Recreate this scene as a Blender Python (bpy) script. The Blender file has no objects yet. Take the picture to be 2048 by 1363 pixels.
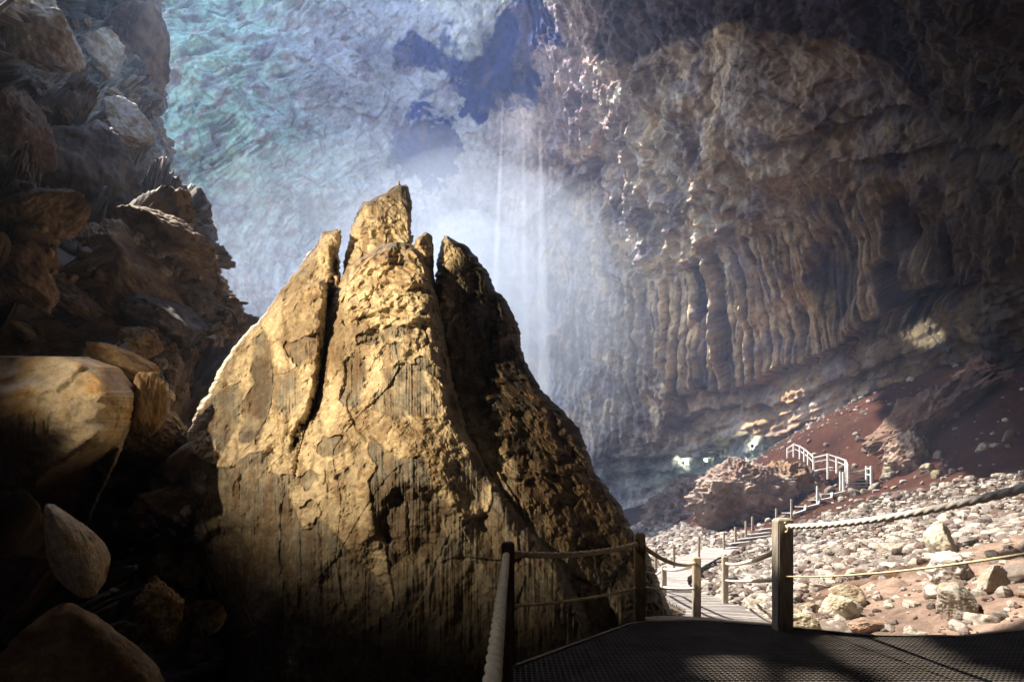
import bpy, math, random, os
import numpy as np
from mathutils import Vector, Matrix

RES = float(os.environ.get('CAVE_RES', '1'))
S = bpy.context.scene
COL = S.collection
rnd = random.Random(11)

# ------------------------------------------------------------------ camera
F = 1138.0           # focal length in photo pixels (2048 wide)
EYE = 1.3
HOR = 994.0          # horizon row in the photograph
cam_d = bpy.data.cameras.new('camera')
cam_d.lens = F / 2048 * 36.0
cam_d.sensor_width = 36.0
cam_d.shift_y = (HOR - 681.5) / 2048.0
cam_d.clip_start = 0.05
cam_d.clip_end = 600
cam = bpy.data.objects.new('camera', cam_d); COL.objects.link(cam)
cam.location = (0, 0, EYE); cam.rotation_euler = (math.radians(90), 0, 0)
S.camera = cam

# ------------------------------------------------------------------ world, sun, exposure
SUN_DIR = Vector((-0.52, 0.20, 0.83)).normalized()      # towards the sun
elev = math.asin(SUN_DIR.z)
W = bpy.data.worlds.new('World'); S.world = W; W.use_nodes = True
nt = W.node_tree; bg = nt.nodes['Background']
sky = nt.nodes.new('ShaderNodeTexSky'); sky.sky_type = 'NISHITA'; sky.sun_disc = False
sky.sun_elevation = elev; sky.sun_rotation = math.atan2(SUN_DIR.x, SUN_DIR.y)
nt.links.new(sky.outputs[0], bg.inputs[0]); bg.inputs[1].default_value = 0.115
sun_d = bpy.data.lights.new('sun', 'SUN'); sun_d.energy = 3.3; sun_d.angle = math.radians(0.6)
sun_d.color = (1.0, 0.93, 0.84)
sun = bpy.data.objects.new('sun', sun_d); COL.objects.link(sun)
sun.rotation_euler = (-SUN_DIR).to_track_quat('-Z', 'Y').to_euler()
S.view_settings.view_transform = 'Standard'; S.view_settings.look = 'None'
S.view_settings.gamma = 1.0; S.view_settings.exposure = 2.25
cy = S.cycles
cy.max_bounces = 5; cy.diffuse_bounces = 3; cy.glossy_bounces = 2; cy.volume_bounces = 2
cy.transmission_bounces = 2; cy.transparent_max_bounces = 6
cy.use_denoising = True; cy.use_adaptive_sampling = True; cy.adaptive_threshold = 0.02
cy.sample_clamp_indirect = 4.0

def spot(name, loc, target, power, color, angle, blend=0.5, size=0.12):
    d = bpy.data.lights.new(name, 'SPOT'); d.energy = power; d.color = color
    d.spot_size = math.radians(angle); d.spot_blend = blend; d.shadow_soft_size = size
    o = bpy.data.objects.new(name, d); COL.objects.link(o); o.location = loc
    o.rotation_euler = (Vector(target) - Vector(loc)).to_track_quat('-Z', 'Y').to_euler()
    return o

# assumed warm floodlight, added out of view on the left to light the pinnacle
ASSUMED_FLOOD = (-7.2, 0.6, 5.2)
spot('assumed_flood_lamp', ASSUMED_FLOOD, (-1.5, 8.0, 4.9), 1900, (1.0, 0.79, 0.51), 66, 1.0, 0.10)

# ------------------------------------------------------------------ numpy helpers
f32 = np.float32
def at(px, py, d):
    px = np.asarray(px, float); py = np.asarray(py, float); d = np.asarray(d, float)
    return np.stack([(px - 1024) / F * d, d + 0 * px, EYE - (py - HOR) / F * d], -1)
def pt(px, py, d): return Vector(at(px, py, d).tolist())

_perm = {}
def perm(seed):
    if seed not in _perm:
        r = np.random.RandomState(seed); p = r.permutation(256)
        g = r.normal(size=(256, 3)); g /= np.linalg.norm(g, axis=1)[:, None]
        _perm[seed] = (np.concatenate([p, p, p]).astype(np.int32), g.astype(f32), r.rand(256, 4).astype(f32))
    return _perm[seed]
def noise(P, seed=1):
    shp = P.shape[:-1]; P = P.reshape(-1, 3).astype(f32)
    p, g, _ = perm(seed)
    I = np.floor(P); fr = P - I; I = I.astype(np.int32) & 255
    w = fr * fr * fr * (fr * (fr * 6 - 15) + 10)
    out = np.zeros(len(P), f32)
    for dx in (0, 1):
        a = p[(I[:, 0] + dx) & 255]; wx = w[:, 0] if dx else 1 - w[:, 0]; fx = fr[:, 0] - dx
        for dy in (0, 1):
            b = p[a + ((I[:, 1] + dy) & 255)]; wy = wx * (w[:, 1] if dy else 1 - w[:, 1]); fy = fr[:, 1] - dy
            for dz in (0, 1):
                c = p[b + ((I[:, 2] + dz) & 255)]; G = g[c]
                out += wy * (w[:, 2] if dz else 1 - w[:, 2]) * (G[:, 0] * fx + G[:, 1] * fy + G[:, 2] * (fr[:, 2] - dz))
    return (out * 1.5).reshape(shp)
def fbm(P, o=4, seed=1, gain=0.5, lac=2.03):
    s = 0; a = 1.0; P = P.astype(f32)
    for i in range(o):
        s = s + a * noise(P, seed + i); a *= gain; P = P * f32(lac) + f32(3.7)
    return s
def ridged(P, o=3, seed=1, gain=0.5):
    s = 0; a = 1.0; P = P.astype(f32)
    for i in range(o):
        s = s + a * (1 - 2.2 * np.abs(noise(P, seed + i))); a *= gain; P = P * f32(2.1) + f32(5.1)
    return s
def worley(P, seed=1):
    """F1, F2, random vector (4) and offset vector to the nearest cell point"""
    shp = P.shape[:-1]; P = P.reshape(-1, 3).astype(f32)
    p, g, r = perm(seed)
    I = np.floor(P); fr = P - I; I = I.astype(np.int32) & 255; n = len(P)
    F1 = np.full(n, 9, f32); F2 = np.full(n, 9, f32); idx = np.zeros(n, np.int32); off = np.zeros((n, 3), f32)
    for dx in (-1, 0, 1):
        a = p[(I[:, 0] + dx) & 255]
        for dy in (-1, 0, 1):
            b = p[a + ((I[:, 1] + dy) & 255)]
            for dz in (-1, 0, 1):
                c = p[b + ((I[:, 2] + dz) & 255)]
                v = fr - (np.array([dx, dy, dz], f32) + r[c][:, :3])
                d = np.sqrt((v * v).sum(1))
                m = d < F1
                F2 = np.where(m, F1, np.minimum(F2, d)); F1 = np.where(m, d, F1)
                idx = np.where(m, c, idx); off = np.where(m[:, None], v, off)
    return F1.reshape(shp), F2.reshape(shp), r[(idx * 7 + 3) & 255].reshape(shp + (4,)), g[idx].reshape(shp + (3,)), off.reshape(shp + (3,))
def facets(P, scale, seed, tilt=0.9):
    """broken rock: every cell is a tilted plane with its own level"""
    P = P / scale
    P = P + 0.25 * np.stack([noise(P * 1.3, seed + 40), noise(P * 1.3, seed + 41), noise(P * 1.3, seed + 42)], -1)
    F1, F2, r, g, off = worley(P, seed)
    h = (r[..., 3] - 0.5) * 0.7 + tilt * (g * off).sum(-1)
    crack = np.clip(1 - (F2 - F1) / 0.09, 0, 1)
    return h - 0.22 * crack, r[..., 0], crack
def sst(a, b, x):
    t = np.clip((x - a) / (b - a), 0, 1); return t * t * (3 - 2 * t)
def tps(pts):
    """thin plate spline through (x, y, value) points"""
    pts = np.array(pts, float); X = pts[:, :2] / 500; v = pts[:, 2]; n = len(X)
    def U(r2): return r2 * np.log(r2 + 1e-9)
    K = U(((X[:, None] - X[None]) ** 2).sum(-1)) + 0.004 * np.eye(n)
    A = np.zeros((n + 3, n + 3)); A[:n, :n] = K; A[:n, n] = 1; A[:n, n + 1:] = X; A[n, :n] = 1; A[n + 1:, :n] = X.T
    w = np.linalg.solve(A, np.concatenate([v, np.zeros(3)]))
    def f(x, y):
        x = np.asarray(x, float) / 500; y = np.asarray(y, float) / 500
        o = w[n] + w[n + 1] * x + w[n + 2] * y
        for i in range(n): o = o + w[i] * U((x - X[i, 0]) ** 2 + (y - X[i, 1]) ** 2)
        return o
    return f
def normals(P, wrap=False):
    du = np.gradient(P, axis=1); dv = np.gradient(P, axis=0)
    if wrap: du = (np.roll(P, -1, 1) - np.roll(P, 1, 1)) * 0.5
    N = np.cross(du, dv); N /= np.linalg.norm(N, axis=-1, keepdims=True) + 1e-12
    return N
def polydist(U, V, pts):
    """distance to an open polyline and the side (+ below / right of its direction)"""
    best = np.full(U.shape, 1e9); side = np.zeros(U.shape)
    for (x0, y0), (x1, y1) in zip(pts[:-1], pts[1:]):
        dx, dy = x1 - x0, y1 - y0; L2 = dx * dx + dy * dy
        t = np.clip(((U - x0) * dx + (V - y0) * dy) / L2, 0, 1)
        d = np.hypot(U - x0 - t * dx, V - y0 - t * dy)
        s = dx * (V - y0) - dy * (U - x0)
        m = d < best; best = np.where(m, d, best); side = np.where(m, np.sign(s), side)
    return best, side
def inpoly(U, V, pts):
    c = np.zeros(U.shape, bool); n = len(pts)
    for i in range(n):
        x0, y0 = pts[i]; x1, y1 = pts[(i + 1) % n]
        if y0 == y1: continue
        m = ((y0 > V) != (y1 > V)) & (U < (x1 - x0) * (V - y0) / (y1 - y0) + x0)
        c ^= m
    return c
def polymask(U, V, pts, soft):
    d, _ = polydist(U, V, pts + [pts[0]])
    s = np.where(inpoly(U, V, pts), d, -d)
    return sst(-soft, soft, s)
def blob(U, V, cx, cy, rx, ry, ang=0, soft=0.5):
    a = math.radians(ang); x = (U - cx) * math.cos(a) + (V - cy) * math.sin(a); y = -(U - cx) * math.sin(a) + (V - cy) * math.cos(a)
    return sst(1 + soft, 1 - soft, np.sqrt((x / rx) ** 2 + (y / ry) ** 2))
def mix(A, B, t): return A + (B - A) * (t[..., None] if hasattr(t, 'ndim') and t.ndim else t)
def c3(r, g, b): return np.array([r, g, b], float)

def mesh_from(name, co, faces, smooth=True, col=None):
    me = bpy.data.meshes.new(name)
    co = np.ascontiguousarray(co.reshape(-1, 3), dtype=f32); faces = np.ascontiguousarray(faces, dtype=np.int32)
    nf, k = faces.shape
    me.vertices.add(len(co)); me.vertices.foreach_set('co', co.ravel())
    me.loops.add(nf * k); me.loops.foreach_set('vertex_index', faces.ravel())
    me.polygons.add(nf); me.polygons.foreach_set('loop_start', np.arange(0, nf * k, k, dtype=np.int32))
    me.polygons.foreach_set('loop_total', np.full(nf, k, np.int32))
    me.polygons.foreach_set('use_smooth', np.full(nf, smooth, bool))
    me.update(calc_edges=True)
    if col is not None:
        a = me.color_attributes.new('tint', 'FLOAT_COLOR', 'POINT')
        c = np.ones((len(co), 4), f32); c[:, :3] = np.clip(col.reshape(-1, 3), 0.002, 0.95)
        a.data.foreach_set('color', c.ravel())
    return me
def grid_faces(h, w, wrap=False):
    i = np.arange(h * w).reshape(h, w)
    if wrap: a, b = i[:-1], np.roll(i[:-1], -1, 1); c, d = np.roll(i[1:], -1, 1), i[1:]
    else: a, b, c, d = i[:-1, :-1], i[:-1, 1:], i[1:, 1:], i[1:, :-1]
    return np.stack([a, b, c, d], -1).reshape(-1, 4)
def link(name, me, mat=None, parent=None, loc=None):
    o = bpy.data.objects.new(name, me); COL.objects.link(o)
    if mat is not None and me is not None and not me.materials: me.materials.append(mat)
    if parent: o.parent = parent
    if loc is not None: o.location = loc
    return o
def tag(o, label=None, cat=None, group=None, kind=None):
    if label: o['label'] = label
    if cat: o['category'] = cat
    if group: o['group'] = group
    if kind: o['kind'] = kind
    return o
def empty(name, loc=(0, 0, 0), rz=0):
    o = bpy.data.objects.new(name, None); COL.objects.link(o); o.location = loc; o.rotation_euler = (0, 0, rz); o.empty_display_size = 0.2
    return o

# ------------------------------------------------------------------ materials
def newmat(name):
    m = bpy.data.materials.new(name); m.use_nodes = True
    return m, m.node_tree, m.node_tree.nodes['Principled BSDF']
def rockmat(name, scale=1.0, rough=0.85, bump=0.3, dist=0.02, spec=0.25, streak=0.0, spread=0.35):
    """rock whose colour comes from its vertex tint (minerals and painted shade) with finer grain added"""
    m, t, b = newmat(name); N = t.nodes.new; L = t.links.new
    at_ = N('ShaderNodeAttribute'); at_.attribute_name = 'tint'
    tc = N('ShaderNodeTexCoord')
    mp = N('ShaderNodeMapping'); mp.inputs['Scale'].default_value = (scale, scale, scale * (1 - streak)); L(tc.outputs['Object'], mp.inputs[0])
    n1 = N('ShaderNodeTexNoise'); n1.inputs['Scale'].default_value = 6; n1.inputs['Detail'].default_value = 7; n1.inputs['Roughness'].default_value = 0.68; L(mp.outputs[0], n1.inputs[0])
    n2 = N('ShaderNodeTexNoise'); n2.inputs['Scale'].default_value = 31; n2.inputs['Detail'].default_value = 4; n2.inputs['Roughness'].default_value = 0.7; L(mp.outputs[0], n2.inputs[0])
    r1 = N('ShaderNodeMapRange'); r1.inputs[1].default_value = 0.3; r1.inputs[2].default_value = 0.7; r1.inputs[3].default_value = 1 - spread; r1.inputs[4].default_value = 1 + spread; L(n1.outputs[0], r1.inputs[0])
    r2 = N('ShaderNodeMapRange'); r2.inputs[1].default_value = 0.3; r2.inputs[2].default_value = 0.7; r2.inputs[3].default_value = 1 - spread * .7; r2.inputs[4].default_value = 1 + spread * .7; L(n2.outputs[0], r2.inputs[0])
    mu = N('ShaderNodeMath'); mu.operation = 'MULTIPLY'; L(r1.outputs[0], mu.inputs[0]); L(r2.outputs[0], mu.inputs[1])
    vm = N('ShaderNodeVectorMath'); vm.operation = 'SCALE'; L(at_.outputs['Color'], vm.inputs[0]); L(mu.outputs[0], vm.inputs['Scale'])
    L(vm.outputs[0], b.inputs['Base Color'])
    ad = N('ShaderNodeMath'); ad.operation = 'MULTIPLY_ADD'; L(n2.outputs[0], ad.inputs[0]); ad.inputs[1].default_value = 0.4; L(n1.outputs[0], ad.inputs[2])
    bp = N('ShaderNodeBump'); bp.inputs['Strength'].default_value = bump; bp.inputs['Distance'].default_value = dist; L(ad.outputs[0], bp.inputs['Height']); L(bp.outputs[0], b.inputs['Normal'])
    b.inputs['Roughness'].default_value = rough; b.inputs['Specular IOR Level'].default_value = spec
    return m
def plainmat(name, color, rough=0.7, scale=8, spread=0.4, bump=0.2, dist=0.004, stretch=(1, 1, 1), metal=0, emit=None, spec=0.3):
    m, t, b = newmat(name); N = t.nodes.new; L = t.links.new
    tc = N('ShaderNodeTexCoord'); mp = N('ShaderNodeMapping'); mp.inputs['Scale'].default_value = stretch; L(tc.outputs['Object'], mp.inputs[0])
    oi = N('ShaderNodeObjectInfo'); ml = N('ShaderNodeVectorMath'); ml.operation = 'ADD'; L(mp.outputs[0], ml.inputs[0]); L(oi.outputs['Random'], ml.inputs[1])
    n1 = N('ShaderNodeTexNoise'); n1.inputs['Scale'].default_value = scale; n1.inputs['Detail'].default_value = 6; n1.inputs['Roughness'].default_value = 0.65; L(ml.outputs[0], n1.inputs[0])
    r1 = N('ShaderNodeMapRange'); r1.inputs[1].default_value = 0.3; r1.inputs[2].default_value = 0.7; r1.inputs[3].default_value = 1 - spread; r1.inputs[4].default_value = 1 + spread; L(n1.outputs[0], r1.inputs[0])
    vm = N('ShaderNodeVectorMath'); vm.operation = 'SCALE'; vm.inputs[0].default_value = color; L(r1.outputs[0], vm.inputs['Scale']); L(vm.outputs[0], b.inputs['Base Color'])
    bp = N('ShaderNodeBump'); bp.inputs['Strength'].default_value = bump; bp.inputs['Distance'].default_value = dist; L(n1.outputs[0], bp.inputs['Height']); L(bp.outputs[0], b.inputs['Normal'])
    b.inputs['Roughness'].default_value = rough; b.inputs['Metallic'].default_value = metal; b.inputs['Specular IOR Level'].default_value = spec
    if emit: b.inputs['Emission Color'].default_value = (*emit[:3], 1); b.inputs['Emission Strength'].default_value = emit[3]
    return m
M_wall = rockmat('cave_limestone', 0.25, 0.9, 0.6, 0.5, 0.15, 0, 0.3)
M_pin = rockmat('flowstone', 1.6, 0.62, 0.5, 0.03, 0.4, 0.0, 0.32)
M_cliff = rockmat('cliff_rock', 0.9, 0.75, 0.5, 0.06, 0.3, 0, 0.35)
M_ground = rockmat('cave_soil', 1.2, 0.95, 0.7, 0.04, 0.1, 0, 0.3)
M_stone = rockmat('river_stone', 3.0, 0.7, 0.4, 0.02, 0.3, 0, 0.28)
M_wood = plainmat('weathered_timber', (0.34, 0.29, 0.22), 0.75, 5, 0.45, 0.4, 0.006, (7, 7, 1))
M_wooddark = plainmat('dark_timber', (0.13, 0.10, 0.07), 0.8, 5, 0.5, 0.4, 0.006, (7, 7, 1))
M_plank = plainmat('walkway_plank', (0.30, 0.27, 0.25), 0.8, 3, 0.4, 0.4, 0.006, (1, 6, 6))
M_rope = plainmat('hemp_rope', (0.55, 0.43, 0.25), 0.85, 30, 0.3, 0.4, 0.004)
M_ropew = plainmat('pale_rope', (0.66, 0.58, 0.48), 0.85, 30, 0.25, 0.4, 0.004)
M_white = plainmat('pale_rail_paint', (0.62, 0.60, 0.56), 0.6, 5, 0.2, 0.2, 0.003)
M_mesh = plainmat('grating_metal', (0.085, 0.072, 0.06), 0.65, 3, 0.45, 0.2, 0.002, metal=0.3)
M_black = plainmat('black_metal', (0.02, 0.02, 0.02), 0.5, 10, 0.2, 0.1, 0.002)
M_lens = plainmat('lamp_lens', (0.9, 0.9, 0.85), 0.3, 10, 0.02, 0.0, 0.001, emit=(1.0, 0.97, 0.85, 30))
M_lensw = plainmat('assumed_flood_lens', (0.9, 0.8, 0.6), 0.3, 10, 0.02, 0.0, 0.001, emit=(1.0, 0.66, 0.3, 20))  # warm lens meant for the assumed floodlight, not used

# ------------------------------------------------------------------ the chamber wall
def build_wall():
    nu, nv = int(1350 * RES), int(680 * RES)
    u = np.linspace(150, 2900, nu); v = np.linspace(-60, 1130, nv)
    U, V = np.meshgrid(u, v)
    Df = tps([(150, -150, 74), (150, 0, 74), (150, 400, 76), (150, 800, 80), (150, 1130, 84), (350, 300, 72), (600, 100, 78), (600, 500, 80), (900, 500, 86), (950, 100, 77), (1150, 500, 82),
              (1150, 900, 86), (1300, 950, 80), (1200, 150, 65), (1450, 300, 50), (1450, 600, 58), (1450, 900, 68), (1450, 1100, 72),
              (1700, 50, 34), (1700, 400, 41), (1700, 650, 47), (1650, 850, 52), (1700, 1050, 54), (1900, 300, 31), (1900, 650, 39), (1950, 900, 46),
              (2048, 50, 22), (2048, 500, 29), (2048, 700, 36), (2048, 1000, 44), (2500, 0, 13), (2500, 500, 19), (2500, 1100, 26), (2900, 0, 9), (2900, 500, 13), (2900, 1100, 18),
              (600, -150, 79), (1150, -150, 63), (1700, -150, 28)])
    D = Df(U, V)
    B = at(U, V, D)
    w1 = fbm(B / 9, 3, 5); w2 = fbm(B / 9 + 31, 3, 6)
    Uw = U + 26 * w1; Vw = V + 26 * w2
    # big shapes and broken faces
    left = blob(Uw, Vw, 330, 260, 420, 430, 0, 0.35)
    disp = 3.4 * fbm(B / 26, 3, 2) + (1.1 - .4 * sst(1250, 1050, U)) * fbm(B / 7, 4, 9)
    fc, fr, fk = facets(B * np.array([1, 1, 1.0]), 4.5, 21)
    fc2, fr2, fk2 = facets(B, 1.6, 22)
    fm = 0.55 + 0.4 * w1
    cur0 = blob(U, V, 1560, 610, 370, 210, -12, 0.4)
    lf = 0.62 * sst(1250, 1000, U); fc = fc + .2 * fk * lf; fc2 = fc2 * (1 - .6 * lf) + .15 * fk2 * lf; fk = fk * (1 - .9 * lf); fk2 = fk2 * (1 - .9 * lf)
    calm = 1 - 0.7 * np.clip(cur0 + sst(760, 830, Vw + (U - 1300) * 0.42), 0, 1)
    disp += 0.55 * fc * (0.6 + left * 0.5) * calm * (1 - .45 * lf) + 0.28 * fc2 * calm
    # slanting strata of the left side
    ang = np.radians(38 + np.clip((V - 250) * 0.085, -10, 32))
    al = U * np.cos(ang) - V * np.sin(ang); ac = U * np.sin(ang) + V * np.cos(ang)
    sp = np.stack([(al + 40 * w1) / 120, (ac + 10 * w1 + 4 * w2) / 15, 0 * U], -1)
    strat = noise(sp, 31) + 0.6 * noise(sp * np.array([1.7, 2.3, 1]), 32) + 0.35 * noise(sp * np.array([2.5, 5, 1]), 33)
    lm = sst(860, 560, Uw)
    sm = sst(-0.1, 0.5, fbm(B / 8, 3, 41)); disp += lm * (1.0 * strat * (.15 + .85 * sm) + 0.45 * ridged(B / 5.0, 4, 40) + 0.5 * fc2)
    # fluted stalactite curtains of the right side
    lean = np.clip(0.06 + 0.0006 * (U - 1380) + 0.0005 * np.clip(560 - V, 0, 600), 0.0, 0.5)
    s = U - lean * (V - 600) + (22 - 15 * cur0) * w1 + (7 - 5 * cur0) * w2
    fp = np.stack([s / 17, V / 330, 0 * U], -1)
    fl = ridged(fp, 2, 35, 0.55); fl2 = noise(np.stack([s / 7.5, V / 190, 0 * U], -1), 37); fl3 = noise(np.stack([s / 3.6, V / 80, 0 * U], -1), 38)
    cur = polymask(Uw, Vw, [(1290, 560), (1400, 520), (1540, 455), (1650, 420), (1790, 430), (1900, 500), (1930, 560), (1850, 640), (1700, 690), (1560, 735), (1440, 790), (1370, 800), (1340, 700)], 22)
    up = blob(Uw, Vw, 1370, 330, 200, 260, -30, 0.4)                      # rough dripstone above the curtain
    sheet = blob(Uw, Vw, 1620, 210, 230, 130, 25, 0.3)                    # smooth tan ceiling panel
    dripr = blob(Uw, Vw, 1860, 330, 330, 300, 20, 0.5)
    fg = sst(950, 1150, Uw) * sst(940, 820, Vw + (Uw - 1300) * 0.45)
    def columns(sp_, seed, jit):
        c = s / sp_ + 0.5 * noise(np.stack([s / 60, V / 260, 0 * U], -1), seed + 3); i = np.floor(c).astype(int); r = perm(seed)[2]
        a = r[i & 255]; x = (c - i - 0.5 - 0.2 * (a[..., 0] - .5)) / (0.5 + 0.1 * a[..., 1])
        top = sst(0, 14, V - (430 + jit * (a[..., 2] - .5)) + 0.0 * U)
        pr = np.sqrt(np.clip(1 - x * x, 0, 1)); return pr * (0.55 + 0.6 * a[..., 3]), a[..., 1], pr
    k1, g1, q1 = columns(17.0, 301, 90); k2, g2, q2 = columns(10.0, 302, 60)
    tier = sst(-0.12, 0.12, noise(np.stack([s / 45, V / 130, 0 * U + 7], -1), 305))
    colm = k1 * (1 - 0.5 * tier) + 0.5 * k2 * tier; gap = sst(0.15, 0.10, g1) * (1 - 0.6 * tier); prf = q1 * (1 - tier) + q2 * tier
    ends = 16 * (g2 - .5)
    cur = polymask(Uw * 0.4 + U * 0.6, Vw * 0.4 + V * 0.6 + ends, [(1300, 585), (1360, 545), (1460, 500), (1540, 455), (1650, 415), (1790, 425), (1900, 490), (1950, 560), (1860, 645), (1700, 700), (1560, 745), (1440, 792), (1370, 800), (1330, 700)], 9)
    disp += cur * (1.5 * colm - 2.2 * gap + 0.35 * fl2 + 0.3 * fl3) * (D / 50)
    lc = polymask(Uw, Vw, [(1130, 470), (1330, 560), (1370, 800), (1350, 880), (1200, 930), (1130, 800)], 20)
    disp += lc * (1.3 * colm - 1.2 * gap + 0.4 * fl2) 
    disp += (1 - cur) * fg * (1 - 0.75 * sheet) * (0.5 * fl + 0.30 * fl2 + 0.13 * fl3 + 1.1 * ridged(B * np.array([1, 1, .6]) / 3.2, 4, 39) * (0.4 + 0.6 * up)) * (D / 60)
    # hollows and fins
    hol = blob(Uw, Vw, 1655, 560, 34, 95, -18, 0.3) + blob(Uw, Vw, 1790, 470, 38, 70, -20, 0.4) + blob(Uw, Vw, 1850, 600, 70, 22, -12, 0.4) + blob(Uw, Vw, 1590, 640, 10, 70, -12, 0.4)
    disp -= 2.4 * np.clip(hol, 0, 1)
    # overhanging shelf lines (the rock below each line is set back)
    def shelf(line, back, soft, fade):
        nonlocal disp
        d, sd = polydist(Uw + 6 * fl2, Vw + 5 * fl2, line)
        below = np.where(sd > 0, 1.0, 0.0)
        e = sst(-soft, soft, np.where(sd > 0, d, -d))
        disp -= 1.5 * back * e * np.exp(-np.clip(d, 0, None) * below / fade) * sst(line[0][0] - 60, line[0][0] + 40, U) * sst(line[-1][0] + 60, line[-1][0] - 40, U)
    shelf([(1360, 800), (1450, 790), (1560, 740), (1700, 690), (1760, 640), (1880, 600), (1960, 570)], 2.2, 7, 34)
    shelf([(1290, 880), (1370, 845), (1430, 838), (1520, 800), (1600, 800), (1700, 752), (1800, 715), (1960, 690)], 1.2, 5, 26)
    shelf([(1230, 940), (1300, 922), (1400, 905), (1470, 872), (1520, 862), (1600, 850), (1660, 858), (1760, 830), (1900, 760)], 2.4, 6, 60)
    shelf([(1200, 985), (1300, 965), (1420, 952), (1560, 900), (1640, 880)], 1.0, 5, 30)
    shelf([(1340, 725), (1400, 640), (1420, 560)], 0.6, 5, 30)
    shelf([(1250, 118), (1300, 100), (1390, 75), (1450, 60), (1500, 30), (1600, 35), (1700, 75), (1810, 170), (1850, 215)][::-1], 3.4, 7, 60)
    shelf([(1590, 290), (1650, 280), (1740, 232), (1800, 222), (1880, 240), (2048, 190)], 1.7, 5, 50)
    shelf([(1700, 340), (1800, 330), (1900, 315), (2040, 290)], 1.5, 6, 60)
    shelf([(1060, 460), (1140, 370), (1230, 290), (1280, 230)], 1.6, 5, 60)
    shelf([(1135, 325), (1180, 318), (1220, 330)], 1.0, 4, 20)
    disp += (0.35 - .22 * sst(1250, 1050, U)) * fbm(B / 1.3, 3, 12) + (1 - cur) * (0.30 - 0.2 * sst(1250, 1050, U)) * ridged(B / 1.5, 3, 13) + 0.5 * np.abs(w2) 
    low = sst(820, 900, Vw + (U - 1300) * 0.42)                           # bedded rock near the floor
    disp += low * (0.45 * noise(np.stack([U / 130, (V + 0.38 * U) / 13, 0 * U], -1), 44) + 0.3 * fc)
    Nn = normals(B); vd = B - np.array([0, 0, EYE]); vd /= np.linalg.norm(vd, axis=-1, keepdims=True)
    Nn = np.where((Nn * vd).sum(-1, keepdims=True) > 0, -Nn, Nn); dr = Nn * 0.6 - vd * 0.4; dr /= np.linalg.norm(dr, axis=-1, keepdims=True)
    P = B + dr * disp[..., None]
    # mineral colours, plus painted shade in gaps, hollows and to the right
    col = np.ones(U.shape + (3,)) * c3(0.44, 0.42, 0.41)
    grain = fbm(B / 5, 5, 61); grain2 = fbm(B / 1.6, 4, 62)
    green = blob(Uw, Vw, 420, 170, 330, 330, 20, 0.55)
    col = mix(col, c3(0.33, 0.46, 0.36), green)
    col = mix(col, c3(0.42, 0.52, 0.46), lm * sst(0.2, 0.8, strat) * 0.8)
    col = mix(col, c3(0.20, 0.20, 0.21), lm * sst(0.15, 0.7, -strat + grain * 0.5) * 0.75)
    col = mix(col, c3(0.42, 0.32, 0.31), blob(Uw, Vw, 1180, 180, 160, 240, 15, 0.5))
    col = mix(col, c3(0.33, 0.33, 0.34), blob(Uw, Vw, 740, 130, 190, 170, 0, 0.5))
    col = mix(col, c3(0.27, 0.22, 0.20), lm * sst(.12, .4, fbm(np.stack([al / 60, ac / 26, 0 * U + 3], -1), 4, 79, .6)) * .8)
    brown = sst(1120, 1500, Uw)
    col = mix(col, c3(0.36, 0.235, 0.125), brown)
    col = mix(col, c3(0.46, 0.35, 0.27), sheet * 0.9)
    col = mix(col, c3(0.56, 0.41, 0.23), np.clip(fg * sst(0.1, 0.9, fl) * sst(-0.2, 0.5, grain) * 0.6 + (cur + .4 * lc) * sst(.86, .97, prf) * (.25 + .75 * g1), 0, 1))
    col = mix(col, c3(0.11, 0.08, 0.06), np.clip(fg * (1 - cur) * sst(0.0, -0.7, fl) * .7 + (cur + .5 * lc) * sst(0.86, 0.45, prf) + (cur + .6 * lc) * gap, 0, 1) * 0.92)  # shade between columns painted dark, fronts above painted pale
    col = mix(col, c3(0.44, 0.40, 0.33), up * sst(0, 0.5, grain2) * 0.8)
    col = mix(col, c3(0.46, 0.38, 0.30), low * sst(-0.1, 0.4, grain) * sst(980, 900, Vw + (U - 1300) * 0.3) * 0.9)
    col = mix(col, c3(0.20, 0.24, 0.20), low * blob(Uw, Vw, 1440, 930, 240, 45, -10, 0.5) * 0.85)
    # blue-black manganese stain with a ragged edge
    e = 0.38 * fbm(np.stack([Uw / 34, Vw / 34, 0 * U], -1), 5, 71, 0.62)
    st = np.maximum.reduce([1 - np.hypot((Uw - 985) / 105, (Vw - 130) / 115), 1 - np.hypot((Uw - 850) / 62, (Vw - 118) / 34), 1 - np.hypot((Uw - 1050) / 90, (Vw - 55) / 70),
                            1 - np.hypot((Uw - 965) / 34, (Vw - 205) / 42), 0.75 - np.hypot((Uw - 850) / 120, (Vw - 300) / 110), 0.7 - np.hypot((Uw - 1060) / 70, (Vw - 180) / 40)])
    stain = sst(0.0, 0.22, st + 0.85 * e)
    col = mix(col, c3(0.012, 0.03, 0.13), stain * 0.96)
    d, _ = polydist(Uw, Vw, [(905, 60), (900, 150), (840, 220), (800, 270), (770, 330)])
    col = mix(col, c3(0.06, 0.08, 0.15), sst(9, 3, d + 8 * grain) * 0.8)
    d, _ = polydist(Uw, Vw, [(880, -20), (950, 20), (940, 80)])
    col = mix(col, c3(0.50, 0.50, 0.44), sst(40, 22, d + 14 * grain2) * 0.8)
    col = mix(col, c3(0.15, 0.12, 0.15), sst(0.12, 0.45, fbm(np.stack([U / 60, V / 75, 0 * U + 4], -1), 4, 77)) * 0.55)
    dark = polymask(Uw, Vw, [(1245, -200), (1245, 118), (1300, 100), (1390, 75), (1450, 55), (1500, 25), (1600, 32), (1700, 75), (1810, 165), (1850, 215), (1870, 160), (1790, 60), (1760, -200)], 6)
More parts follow.
